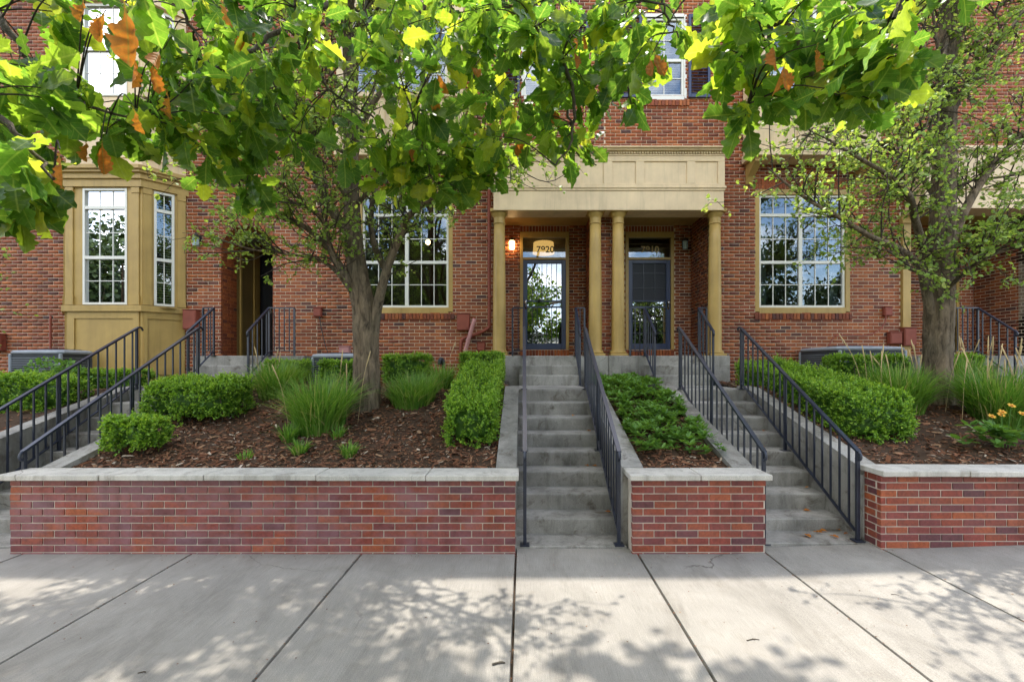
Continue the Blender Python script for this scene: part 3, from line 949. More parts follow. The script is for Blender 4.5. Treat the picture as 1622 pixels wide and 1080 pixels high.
# ground floor windows of the two middle houses
zt = Z(340, YW); zc = Z(415, YW)
for kx, (a, b), mull in (('B', lwin, None), ('C', (wx0, wx1), None)):
    mid = (a + b) / 2 + (-.02 if kx == 'C' else .02)
    window(houses[kx], a, b, wz0, wz1, YW + .03, [mid], [zc, zt], [(3, 2), (3, 2), (3, 1)], curtain=(kx == 'C'))
    soldier_row(houses[kx], a - .10, b + .12, wz0 - .235, wz0 - .122, YW - .022, M['brick'])
    soldier_row(houses[kx], a - .10, b + .12, wz1 + .108, wz1 + .30, YW - .004, M['brick'])
    room(houses[kx], a - .4, b + .4, wz0 - .4, wz1 + .2, YW + .15, 2.6)
# upstairs windows with shutters
for kx in ('B', 'C'):
    a, b = up_win[kx]
    window(houses[kx], a, b, UWZ[0], UWZ[1], YW + .03, [], [UWZ[0] + .72], [(2, 2), (2, 2)], casing=.05, blinds=True, cm='white')
    soldier_row(houses[kx], a - .1, b + .1, UWZ[0] - .20, UWZ[0] - .085, YW - .022, M['brick'])
    room(houses[kx], a - .2, b + .2, UWZ[0] - .2, UWZ[1] + .2, YW + .15, 1.0)
    for sa, sb in ((a - .50, a - .075), (b + .075, b + .50)):
        m = MB(); z0, z1 = UWZ[0] - .05, UWZ[1] + .03; ys = YW - .045
        m.box(sa, sa + .05, ys, ys + .04, z0, z1, .004); m.box(sb - .05, sb, ys, ys + .04, z0, z1, .004)
        for zz in (z0, (z0 + z1) / 2 - .03, z1 - .07): m.box(sa + .05, sb - .05, ys + .001, ys + .039, zz, zz + .07, .003)
        sh = m.build('shutter', M['navy'], houses[kx])
        n_ = 24
        for i in range(n_):
            zz = z0 + .09 + i * (z1 - z0 - .2) / n_
            if abs(zz - (z0 + z1) / 2) < .05: continue
            m = MB(); m.bar((sa + .05, ys + .02, zz), (sb - .05, ys + .02, zz), .034, .008, up=(0, -.7, .7)); m.build('louver', M['navy'], sh)

# box bays upstairs, on brackets
for kx, cx in (('B', (lwin[0] + lwin[1]) / 2), ('C', (wx0 + wx1) / 2)):
    h = houses[kx]; hw = 1.19; y0 = 8.52; zb, zs_ = 5.70, 6.80
    m = MB(); m.box(cx - hw, cx + hw, y0, YW - .03, zb, zs_); 
    for p in (-hw, -.36, .36, hw - .09):
        m.box(cx + p, cx + p + .09, y0 - .018, y0 + .01, zb + .14, zs_ - .05)
    m.box(cx - hw - .03, cx + hw + .03, y0 - .03, YW - .03, zb - .04, zb + .12, .008)
    m.box(cx - hw - .04, cx + hw + .04, y0 - .05, YW - .03, zs_ - .06, zs_ + .03, .008)
    m.box(cx - hw, cx - hw + .3, y0 + .02, YW - .03, zs_ + .03, 8.9); m.box(cx + hw - .3, cx + hw, y0 + .02, YW - .03, zs_ + .03, 8.9)
    m.box(cx - hw + .3, cx + hw - .3, y0 + .02, YW - .03, 8.45, 8.9); m.box(cx - hw - .06, cx + hw + .06, y0 - .06, YW - .03, 8.9, 9.1, .01)
    m.build('box_bay', M['cream'], h)
    window(h, cx - hw + .3, cx + hw - .3, zs_ + .03, 8.45, y0 + .06, [cx], [7.6], [(2, 2), (2, 2)], casing=0, blinds=True)
    room(h, cx - hw + .31, cx + hw - .31, zs_ + .03, 8.45, y0 + .14, .8)
    for bx in (cx - hw + .12, cx + hw - .12):
        m = MB(); m.prism_x([(YW - .03, zb - .045), (y0 + .04, zb - .045), (y0 + .03, zb - .12), (y0 + .12, zb - .17), (YW - .10, zb - .30), (YW - .03, zb - .42)], bx - .07, bx + .07)
        m.build('bracket', M['tan'], h)

# porch recess: back wall, doors
def recess(kx, a, b, door, num, mirror):
    h = houses[kx]
    m = MB(); m.quad((a, YW + .1, CEIL), (b, YW + .1, CEIL), (b, YR + .1, CEIL), (a, YR + .1, CEIL)); m.box(a, b, YW + .0, YW + .13, CEIL - .12, CEIL + .01)
    m.build('porch_ceiling', M['tan'], h)
    d0, d1 = door
    hole = (d0 - .09, d1 + .09, PORCH_Z + .165, 4.66)
    mortar_wall('porch_back_wall', h, M['mortar'], a, b, PORCH_Z - .1, CEIL, YR + .006, [hole], (), .2)
    bricks(h, M['brick'], a, b, PORCH_Z, CEIL, YR, rects=[(hole[0], hole[1], PORCH_Z - .1, hole[3] + .14)], single=60, want=near(a if not mirror else b, 3.2))
    soldier_row(h, hole[0], hole[1], PORCH_Z + .01, PORCH_Z + .155, YR - .05, M['brick'])
    soldier_row(h, hole[0], hole[1], hole[3], hole[3] + .13, YR, M['brick'])
    for xx, fc in ((a, 1), (b, -1)):
        m = MB(); e = -.006 * fc
        m.quad((xx + e, YW + .006, PORCH_Z - .1), (xx + e, YR + .01, PORCH_Z - .1), (xx + e, YR + .01, CEIL), (xx + e, YW + .006, CEIL)); m.build('porch_side_wall', M['mortar'], h)
        bricks(h, M['brick'], YW + .01, YR - .002, PORCH_Z, CEIL, xx, axis='y', facing=fc, single=0)
    # casing, transom
    c = MB(); zt_ = 4.10
    c.box(hole[0], d0 - .02, YR - .02, YR + .12, hole[2], hole[3] - .001, .004); c.box(d1 + .02, hole[1], YR - .02, YR + .12, hole[2], hole[3] - .001, .004)
    c.box(d0 - .02, d1 + .02, YR - .021, YR + .12, hole[3] - .12, hole[3] - .001, .004)
    c.box(d0 - .02, d1 + .02, YR - .005, YR + .12, zt_ - .05, zt_, .004)
    tr = c.build('transom', M['tan'], h)
    m = MB(); m.box(d0 - .02, d1 + .02, YR + .05, YR + .056, zt_, hole[3] - .12); m.build('pane', M['glass'], tr)
    me = text_mesh(num, .20, .004, M['dark_number' if kx == 'B' else 'gold'])
    o = obj_of('house_number', me, tr, ((d0 + d1) / 2 + .02, YR + .042, zt_ + .12)); o.rotation_euler = (R(90), 0, 0)
    # storm door
    z0, z1 = hole[2] + .005, zt_ - .052; f = .075; y = YR + .015
    m = MB(); m.box(d0 - .02, d0 + f, y, y + .045, z0, z1, .005); m.box(d1 - f, d1 + .02, y, y + .045, z0, z1, .005)
    m.box(d0 + f, d1 - f, y + .001, y + .044, z1 - f, z1, .005); m.box(d0 + f, d1 - f, y + .001, y + .044, z0, z0 + .13, .005)
    zm = z0 + .92
    m.box(d0 + f, d1 - f, y + .002, y + .03, zm, zm + .03, .003); m.box(d0 + f, d1 - f, y + .002, y + .03, zm + .13, zm + .16, .003)
    dr = m.build('storm_door', M['navy'], h)
    if kx == 'B':
        m = MB(); m.box(d0 + f, d1 - f, y + .036, y + .042, z0 + .13, z1 - f); m.build('pane', M['door_glass'], dr)
    else:
        m = MB(); m.box(d0 + f, d1 - f, y + .036, y + .042, z0 + .13, zm + .15); m.build('pane', M['door_glass'], dr)
        m = MB(); m.box(d0 + f, d1 - f, y + .034, y + .040, zm + .15, z1 - f); m.build('screen', M['screen'], dr)
    nbar = 6 if kx == 'B' else 2
    for i in range(nbar):
        xx = d0 + f + (d1 - d0 - 2 * f) * (i + 1) / (nbar + 1)
        for za, zb in ((z0 + .13, zm), (zm + .16, z1 - f)):
            m = MB(); m.box(xx - .006, xx + .006, y + .012, y + .024, za, zb); m.build('bar', M['rail'], dr)
    if kx == 'C':
        for zz in (z0 + .35, z0 + .62, zm + .42, zm + .75):
            m = MB(); m.box(d0 + f, d1 - f, y + .010, y + .020, zz, zz + .012); m.build('bar', M['rail'], dr)
    hxp = d0 + .035 if not mirror else d1 - .035
    m = MB(); m.box(hxp - .022, hxp + .022, y - .012, y, zm - .04, zm + .16, .004); m.tube([(hxp, y - .01, zm + .03), (hxp, y - .06, zm + .03)], .014, 10)
    m.lathe([(.008, zm + .07), (.03, zm + .085), (.034, zm + .105), (.026, zm + .13), (.006, zm + .135)], hxp, y - .05, 12)
    m.build('handle', M['steel'], dr, smooth=True)
    if kx == 'B':
        m = MB(); m.lathe([(.004, zm + .11), (.03, zm + .12), (.036, zm + .145), (.03, zm + .17), (.004, zm + .18)], d0 + .33, y - .03, 12); m.build('knob', M['black_plastic'], dr, smooth=True)
    # the entrance door behind it
    m = MB(); m.box(d0 - .02, d1 + .02, YR + .12, YR + .16, z0, z1 + .05); m.build('entrance_door', M['navy'], h)
    room(h, d0 - .15, d1 + .15, zt_ - .05, hole[3], YR + .13, 1.4)
    return h

DB = (X(830, YR), X(895, YR)); DC = (X(997, YR), X(1061, YR))
recess('B', rec['B'][0], rec['B'][1], DB, '7920', False)
recess('C', rec['C'][0], rec['C'][1], DC, '7910', True)
# pier between the two doorways
m = MB(); m.box(1.391, 1.809, YW + .012, YR, PORCH_Z - .1, CEIL); m.build('pier', M['mortar'], houses['C'])
bricks(houses['C'], M['brick'], 1.389, 1.811, PORCH_Z, CEIL, YW + .004, single=60, want=near(1.6, 3))

# entrance of the right house
h = houses['D']; a, b = recD
m = MB(); m.quad((a, YW + .1, CEIL), (b, YW + .1, CEIL), (b, YR + .1, CEIL), (a, YR + .1, CEIL)); m.build('porch_ceiling', M['tan'], h)
dd = (X(1478, YR), X(1514, YR))
mortar_wall('porch_back_wall', h, M['mortar'], a, b, PORCH_Z - .1, CEIL, YR + .006, [(dd[0], dd[1], PORCH_Z + .1, 4.2)], (), .2)
bricks(h, M['brick'], a, b, PORCH_Z, CEIL, YR, rects=[(dd[0], dd[1], PORCH_Z, 4.2)], single=60, want=near(9.6, 3))
m = MB(); m.box(dd[0], dd[1], YR + .08, YR + .12, PORCH_Z, 4.2); m.build('entrance_door', M['black_door'], h)
m = MB(); m.box(dd[1], dd[1] + .06, YR - .02, YR + .1, PORCH_Z, 4.25); m.build('door_casing', M['tan'], h)
m = MB(); m.quad((b + .006, YW + .006, PORCH_Z - .1), (b + .006, YR, PORCH_Z - .1), (b + .006, YR, CEIL), (b + .006, YW + .006, CEIL)); m.build('porch_side_wall', M['mortar'], h)
bricks(h, M['brick'], YW + .01, YR - .002, PORCH_Z, CEIL, b, axis='y', facing=-1, single=120, want=near(9.5, 3.2))
m = MB(); m.box(7.44, 7.60, YW - .06, YW + .1, 1.2, 4.66, .006); m.box(7.41, 7.63, YW - .09, YW + .1, 4.5, 4.66, .006); m.build('porch_post', M['tan'], h)
m = MB(); m.box(7.5, 13, YP + .02, YW - .03, 4.66, 5.70); m.box(7.45, 13, YP - .05, YW - .03, 5.70, 5.80, .01); m.box(7.48, 13, YP - .01, YW - .03, 5.0, 5.06, .01); m.build('entablature', M['cream'], h)
m = MB(); m.box(7.35, 12.5, YP, YR + .1, BASE_Z, PORCH_Z, .01); m.build('porch_slab', M['steps'], h)

# arched entrance of the left house
h = houses['A']; cx, hw, z0, zs_ = arch
m = MB()
m.quad((cx - hw - .006, YW, z0), (cx - hw - .006, 9.45, z0), (cx - hw - .006, 9.45, zs_), (cx - hw - .006, YW, zs_))
m.quad((cx + hw + .006, YW, z0), (cx + hw + .006, 9.45, z0), (cx + hw + .006, 9.45, zs_), (cx + hw + .006, YW, zs_))
pa = [(cx + hw * math.cos(t) * 1.005, zs_ + hw * math.sin(t) * 1.005) for t in np.linspace(0, math.pi, 15)]
for (p, q), (r, s_) in zip(pa[:-1], pa[1:]): m.quad((p, YW, q), (p, 9.45, q), (r, 9.45, s_), (r, YW, s_))
m.build('arch_reveal', M['brick'], h)
bricks(h, M['brick'], YW + .055, 9.45, z0, zs_, cx - hw, axis='y', facing=1, single=90, want=near(9.2, 2.8))
bricks(h, M['brick'], YW + .055, 9.45, z0, zs_, cx + hw, axis='y', facing=-1)
n_ = 24
for i in range(n_):
    t = math.pi * (i + .5) / n_; w = math.pi * (hw + .055) / n_ - .009
    o = obj_of('arch_brick', single_brick(M['brick'], round(w, 3), .1, .05, 'x'), h, (cx + (hw + .055) * math.cos(t), YW - .004, zs_ + (hw + .055) * math.sin(t)))
    o.rotation_euler = (0, -(t - math.pi / 2), 0)
m = MB(); m.box(cx - hw - .06, cx + hw + .3, 10.40, 10.5, z0 - .05, 4.6); m.box(cx - hw - .06, cx - hw - .02, 9.46, 10.4, z0, 4.6); m.box(cx + hw + .28, cx + hw + .3, 9.46, 10.4, z0, 4.6)
m.box(cx - hw - .06, cx + hw + .3, 9.46, 10.5, 4.5, 4.6)
m.build('vestibule', M['vestibule'], h)
for ya, yb in ((9.56, 9.62), (10.05, 10.25)):
    m = MB(); m.box(cx - hw - .019, cx - hw + .012, ya, yb, z0, 4.3, .005); m.build('door_casing', M['tan'], h)
m = MB(); m.box(cx - hw - .019, cx + .45, 10.33, 10.39, z0, 4.25); dr = m.build('entrance_door', M['black_door'], h)
m = MB(); m.tube([(cx - .28, 10.31, 2.9), (cx - .28, 10.31, 3.04)], .016, 8); m.build('handle', M['steel'], dr)
m = MB(); m.box(X(308, 8.45), X(482, 8.45), YP, 10.4, BASE_Z, PORCH_Z, .01); m.build('porch_slab', M['steps'], h)

# bay window of the left house
def bay_prism(inset, z0, z1, c=0):
    pts = [(bay[0][0] - inset, YW + .05), (bay[0][0] - inset, YW - .0), (bay[1][0] - inset * .45, bay[1][1] - inset), (bay[2][0] + inset * .45, bay[2][1] - inset), (bay[3][0] + inset, YW), (bay[3][0] + inset, YW + .05)]
    return MB().prism_z(pts, z0, z1)
bz0, bz1 = Z(482, 8.476), Z(297, 8.476)
def bay_face(i, a, b):
    """Point on face i of the bay at fraction a (along), b in metres outwards."""
    p, q = np.array(bay[i]), np.array(bay[i + 1]); t = unit(q - p); n_ = np.array((t[1], -t[0]))
    w = p + (q - p) * a + n_ * b
    return w
def bay_box(m, i, a0, a1, b0, b1, z0, z1):
    q = [bay_face(i, a0, b0), bay_face(i, a1, b0), bay_face(i, a1, b1), bay_face(i, a0, b1)]
    v = [(p[0], p[1], z0) for p in q] + [(p[0], p[1], z1) for p in q]
    m._add(v, [(0, 3, 2, 1), (4, 5, 6, 7), (0, 1, 5, 4), (1, 2, 6, 5), (2, 3, 7, 6), (3, 0, 4, 7)])
def bay_level(z0, z1, mat_, tz, czs, grids, blinds, glass='glass'):
    """Frames, sashes and glass of one storey of the bay; openings per face."""
    spans = {0: (.30, .74), 1: (.235, .81), 2: (.26, .72)}
    m = MB()
    for i, (a0, a1) in spans.items():
        bay_box(m, i, 0, a0, -.08, 0, z0, z1); bay_box(m, i, a1, 1, -.08, 0, z0, z1)
        bay_box(m, i, a0, a1, -.08, 0, z1 - .04, z1 + .001)
        L = np.linalg.norm(np.array(bay[i + 1]) - np.array(bay[i]))
        p = .12 / L
        for s0, s1 in ((.03, .03 + p), (.97 - p, .97)):                    # flat pilasters with caps
            bay_box(m, i, s0, s1, 0, .022, z0, z1); bay_box(m, i, s0 - .01, s1 + .01, 0, .035, z1 - .13, z1 - .02); bay_box(m, i, s0 - .01, s1 + .01, 0, .035, z0, z0 + .16)
    o = m.build('bay_wall', mat_, houses['A'])
    for i, (a0, a1) in spans.items():
        L = np.linalg.norm(np.array(bay[i + 1]) - np.array(bay[i])); f = .04 / L
        zz0, zz1 = z0 + .005, z1 - .04
        m = MB(); bay_box(m, i, a0, a0 + f, -.06, .012, zz0, zz1); bay_box(m, i, a1 - f, a1, -.06, .012, zz0, zz1)
        bay_box(m, i, a0 + f, a1 - f, -.06, .011, zz0, zz0 + .04); bay_box(m, i, a0 + f, a1 - f, -.06, .011, zz1 - .04, zz1)
        for c in czs: bay_box(m, i, a0 + f, a1 - f, -.055, .008, c - .028, c + .028)
        w = m.build('window', M['white'], houses['A'])
        ze = [zz0 + .04] + [e for c in czs for e in (c - .028, c + .028)] + [zz1 - .04]
        for r, (za, zb) in enumerate(zip(ze[::2], ze[1::2])):
            g_ = MB(); bay_box(g_, i, a0 + f, a1 - f, -.036, -.030, za, zb); g_.build('pane', M[glass], w)
            nx, nz = grids[r]
            if i != 1: nx = 1 if nx < 3 else 2
            mm = MB()
            for k_ in range(1, nx): aa = a0 + f + (a1 - a0 - 2 * f) * k_ / nx; bay_box(mm, i, aa - .007 / L, aa + .007 / L, -.03, -.02, za, zb)
            for k_ in range(1, nz): q = za + (zb - za) * k_ / nz; bay_box(mm, i, a0 + f, a1 - f, -.0295, -.0205, q - .007, q + .007)
            if mm.v: mm.build('muntin', M['white'], w)
            if blinds(i, r):
                bl = MB(); nn = int((zb - za) / .045)
                for k_ in range(nn):
                    q = za + (k_ + .5) * (zb - za) / nn
                    p0, p1, p2, p3 = bay_face(i, a0 + f, -.07), bay_face(i, a1 - f, -.07), bay_face(i, a1 - f, -.10), bay_face(i, a0 + f, -.10)
                    bl.quad((*p0, q - .012), (*p1, q - .012), (*p2, q + .012), (*p3, q + .012))
                bl.build('blind', M['blind'], w, kind='stuff')
bay_level(bz0 - .01, bz1 + .02, M['tan'], 0, [Z(408, 8.476), Z(329, 8.476)], [(3, 2), (3, 2), (3, 1)], lambda i, r: r == 1 or i == 2)
m = bay_prism(-.02, 1.3, bz0 - .13)
for i in range(3):
    bay_box(m, i, .04, .12, -.03, .005, 1.55, bz0 - .13); bay_box(m, i, .88, .96, -.03, .005, 1.55, bz0 - .13)
    bay_box(m, i, .12, .88, -.03, .004, bz0 - .26, bz0 - .13); bay_box(m, i, .12, .88, -.03, .004, 1.55, 1.68)
m.build('bay_base', M['tan'], houses['A'])
bay_prism(.05, bz0 - .131, bz0 - .02).build('bay_sill', M['tan'], houses['A'])
m = bay_prism(.05, bz1 + .0, bz1 + .14)
for dz, ins, hh in ((.14, .09, .10), (.24, .14, .05), (.29, .18, .07)):
    m2 = bay_prism(ins, bz1 + dz, bz1 + dz + hh); m._add(m2.v, m2.f)
m.build('bay_cornice', M['tan'], houses['A'])
m = bay_prism(-.01, bz1 + .361, 6.74)
for i in range(3): bay_box(m, i, .06, .12, -.03, .012, 5.6, 6.6); bay_box(m, i, .88, .94, -.03, .012, 5.6, 6.6); bay_box(m, i, .12, .88, -.03, .011, 5.6, 5.7); bay_box(m, i, .12, .88, -.03, .011, 6.5, 6.6)
m.build('bay_spandrel', M['cream'], houses['A'])
bay_level(6.745, 8.5, M['cream'], 0, [7.62], [(3, 2), (3, 2)], lambda i, r: True)
bay_prism(.1, 8.5, 8.8).build('bay_roof', M['cream'], houses['A'])
room(houses['A'], -9.0, -6.65, bz0 - .2, bz1, YW + .02, 1.4)
m = MB(); m.quad((-8.9, 8.62, bz0 - .05), (-6.7, 8.62, bz0 - .05), (-6.7, YW + .02, bz0 - .05), (-8.9, YW + .02, bz0 - .05)); m.build('window_seat', M['room'], houses['A'])

# move townhouse parts into their parent's space
for kx, h in houses.items():
    off = Vector(h.location)
    for c in h.children: c.location = Vector(c.location) - off

# ------------------------------------------------------------------ the shared porch
po = thing('porch', 'tan columned porch with cream panelled entablature over the two numbered doors', 'porch', (AX, YP, PORCH_Z))
off = Vector(po.location)
for (a, b) in ((-.40, AX - .004), (AX + .004, 3.86)):
    m = MB(); m.box(a, b, YP, YR + .15, BASE_Z, PORCH_Z, .012); m.build('slab', M['steps'], po)
for u in (791, 943, 979, 1132):
    cx = X(u, YC)
    zt_ = Z(333, YC) + .02; zb = PORCH_Z
    m = MB()
    prof = [(.135, zb + .09), (.135, zb + .10), (.128, zb + .115)]
    for t in np.linspace(0, 1, 8): prof.append((.126 - .022 * t ** 1.6, zb + .13 + (zt_ - .30 - zb - .13) * t))
    m.lathe(prof, cx, YC, 28); c_ = m.build('column', M['tan'], po, smooth=True)
    m = MB(); m.box(cx - .165, cx + .165, YC - .165, YC + .165, zb + .001, zb + .045, .006); m.lathe([(.15, zb + .045), (.16, zb + .058), (.16, zb + .075), (.148, zb + .09)], cx, YC, 28); m.build('base', M['tan'], c_, smooth=False)
    m = MB(); m.lathe([(.104, zt_ - .30), (.118, zt_ - .292), (.118, zt_ - .275), (.105, zt_ - .268), (.106, zt_ - .18), (.125, zt_ - .15), (.145, zt_ - .12), (.152, zt_ - .095)], cx, YC, 28)
    m.box(cx - .165, cx + .165, YC - .165, YC + .165, zt_ - .095, zt_ - .035, .005); m.build('capital', M['tan'], c_)
ea, eb = -.585, 3.79
m = MB(); zb = Z(333, 8.47)
m.box(ea + .04, eb - .04, 8.47, 8.90, zb, zb + .36, .006)                       # architrave
m.box(ea + .02, eb - .02, 8.455, 8.905, zb + .361, zb + .40, .006)
m.box(ea, eb, 8.44, 8.91, zb + .401, zb + .445, .008)
m.box(ea + .03, eb - .03, 8.475, 8.92, zb + .446, zb + 1.0)                      # frieze
en = m.build('entablature', M['cream'], po)
m = MB(); ztop = zb + 1.0
m.box(ea + .0, eb - .0, 8.44, 8.925, ztop + .001, ztop + .03, .004); m.box(ea - .06, eb + .06, 8.37, 8.93, ztop + .075, ztop + .105, .006); m.box(ea - .09, eb + .09, 8.33, 8.93, ztop + .106, ztop + .135, .008)
m.box(ea + .02, eb - .02, 8.45, 8.925, ztop + .031, ztop + .0745)
m.build('cornice', M['cream'], en)
m = MB(); n_ = 88
for i in range(n_):
    xx = ea + (eb - ea) * (i + .5) / n_; m.box(xx - .014, xx + .014, 8.415, 8.449, ztop + .033, ztop + .068)
m.build('dentils', M['cream'], en, kind='stuff')
pan = [(789, 825), (839, 906), (919, 956), (970, 1007), (1020, 1088), (1101, 1137)]
zpa, zpb = Z(291, 8.46), Z(256, 8.46)
stl = [ea + .03] + [X(q, 8.46) for p in pan for q in p] + [eb - .03]
for a, b in zip(stl[::2], stl[1::2]):
    m = MB(); m.box(a, b, 8.452, 8.474, zpa, zpb, .003); m.build('stile', M['cream'], en)
m = MB(); m.box(ea + .03, eb - .03, 8.4515, 8.474, zb + .447, zpa - .0005, .003); m.build('bottom_band', M['cream'], en)
m = MB(); m.box(ea + .03, eb - .03, 8.4515, 8.474, zpb + .0005, ztop, .003); m.build('top_band', M['cream'], en)
for c in po.children: c.location = Vector(c.location) - off

# ------------------------------------------------------------------ wall lanterns, boxes, pipes, condensers
def lantern(label, x, y, z, lit):
    t = thing('wall_lantern', label, 'lantern', (x, y, z))
    m = MB(); m.box(-.045, .045, -.02, .0, -.06, .1, .005); m.tube(smooth_line([(0, -.01, .08), (0, -.06, .13), (0, -.10, .10)], 4), .008, 6); m.build('bracket', M['black_plastic'], t)
    m = MB(); m.lathe([(.02, -.12), (.055, -.115), (.06, .04), (.045, .06)], 0, -.10, 8); m.build('glass_shade', M['lamp_glow'] if lit else M['curtain'], t)
    m = MB(); m.lathe([(.075, .06), (.04, .10), (.012, .12), (.012, .14)], 0, -.10, 8); m.build('cap', M['black_plastic'], t)
lantern('lit wall lantern glowing orange beside the door numbered 7920', X(811, YR), YR, Z(388, YR), True)
lantern('unlit dark wall lantern beside the door numbered 7910', X(1083, YR), YR, Z(388, YR), False)
lantern('pale wall lantern between the bay window and the arch', X(316, YW), YW, Z(382, YW), False)
pl = bpy.data.lights.new('lantern_bulb', 'POINT'); pl.energy = .25; pl.color = (1, .6, .25); pl.shadow_soft_size = .05
plo = bpy.data.objects.new('lantern_bulb', pl); link(plo); plo.location = (X(811, YR), YR - .22, Z(388, YR))

def box_thing(name, label, cat, u0, u1, v0, v1, y, depth, mat, extra=None):
    x0, x1, z0, z1 = X(u0, y), X(u1, y), Z(v1, y), Z(v0, y)
    t = thing(name, label, cat, ((x0 + x1) / 2, y, z0)); w, hh = (x1 - x0) / 2, z1 - z0
    m = MB(); m.box(-w, w, -depth, 0, 0, hh, .008); m.build('case', mat, t)
    m = MB(); m.box(-w + .012, w - .012, -depth - .008, -depth + .001, .015, hh - .03, .004); m.build('cover', mat, t)
    m = MB(); m.box(-w - .008, w + .008, -depth - .014, -.001, hh + .0005, hh + .014, .003); m.build('lid', mat, t)
    return t
W_ = YW - .003
box_thing('utility_box', 'large dark red meter box beside the downspout', 'utility box', 725, 745, 498, 524, W_, .12, M['red_paint'])
box_thing('utility_box', 'small red box low on the wall beside the tan column', 'utility box', 756, 769, 542, 556, W_, .08, M['red_paint'])
box_thing('utility_box', 'small red switch box on the wall right of the arch', 'utility box', 499, 511, 488, 502, W_, .08, M['red_paint'])
box_thing('utility_box', 'small red switch box on the wall below the right window', 'utility box', 1397, 1409, 487, 501, W_, .08, M['red_paint'])
box_thing('utility_box', 'red box behind the right condenser, left of the pair', 'utility box', 1404, 1423, 527, 545, W_, .10, M['red_paint'])
box_thing('utility_box', 'tall red box beside the thick trunk, right of the pair', 'utility box', 1425, 1444, 520, 548, W_, .12, M['red_paint'])
box_thing('utility_box', 'bright red box between the bay window and the arch', 'utility box', 296, 317, 492, 522, W_, .12, M['red_paint'])
box_thing('utility_box', 'red box on the wall at the left edge', 'utility box', -6, 11, 530, 556, W_, .12, M['red_paint'])
box_thing('utility_box', 'faded pink box on top of the condenser behind the slim trunk', 'utility box', 540, 556, 549, 560, 8.6, .10, M['pink_paint'])
def pipe_thing(name, label, cat, pts, r, mat, sides=8, parts=()):
    t = thing(name, label, cat, tuple(pts[0])); o0 = np.array(pts[0])
    m = MB(); m.tube(smooth_line([np.array(p) - o0 for p in pts], 5), r, sides); m.build('pipe', mat, t, smooth=True)
    for p in parts:
        m = MB(); q = np.array(p) - o0; m.box(q[0] - r * 1.5, q[0] + r * 1.5, q[1] - r, q[1] + r * 2, q[2] - .015, q[2] + .015, .003); m.build('strap', mat, t)
    return t
yy = YW - .07
t = pipe_thing('downspout', 'brick red downspout beside the leftmost column, kinked at its foot', 'downspout',
               [P(775, 300, yy), P(775, 420, yy), P(775, 505, yy), P(773, 520, yy), P(750, 531, yy), P(733, 537, yy), P(730, 550, yy), P(730, 590, yy)], .034, M['red_paint'], 8, [P(775, 380, yy), P(775, 470, yy)])
pipe_thing('drain_pipe', 'slanted faded red pipe leaning in front of the meter box', 'pipe', [P(752, 505, 8.78), P(745, 528, 8.78), P(737, 556, 8.78), P(733, 575, 8.76)], .04, M['pink_paint'], 8)
pipe_thing('conduit', 'thin conduit hanging from the switch box right of the arch', 'conduit', [P(506, 501, yy), P(509, 520, yy), P(515, 545, yy), P(519, 558, yy)], .009, M['black_plastic'], 6)
pipe_thing('conduit', 'red flexible conduit looping down to the right condenser', 'conduit', [P(1403, 500, yy), P(1402, 510, yy), P(1393, 522, yy), P(1375, 531, yy), P(1350, 531, yy), P(1325, 532, yy), P(1315, 543, yy), P(1312, 560, yy)], .012, M['red_paint'], 6)
pipe_thing('conduit', 'dark conduit on the wall left of the bay window', 'conduit', [P(80, 500, yy), P(80, 530, yy), P(80, 575, yy)], .018, M['red_paint'], 6)
pipe_thing('vent_pipe', 'black hooked vent pipe standing before the brick wall between hedges', 'pipe', [P(703, 625, 8.4), P(703, 590, 8.4), P(702, 574, 8.4), P(700, 569, 8.4), P(697, 570, 8.36), P(696, 577, 8.34)], .035, M['black_plastic'], 10)

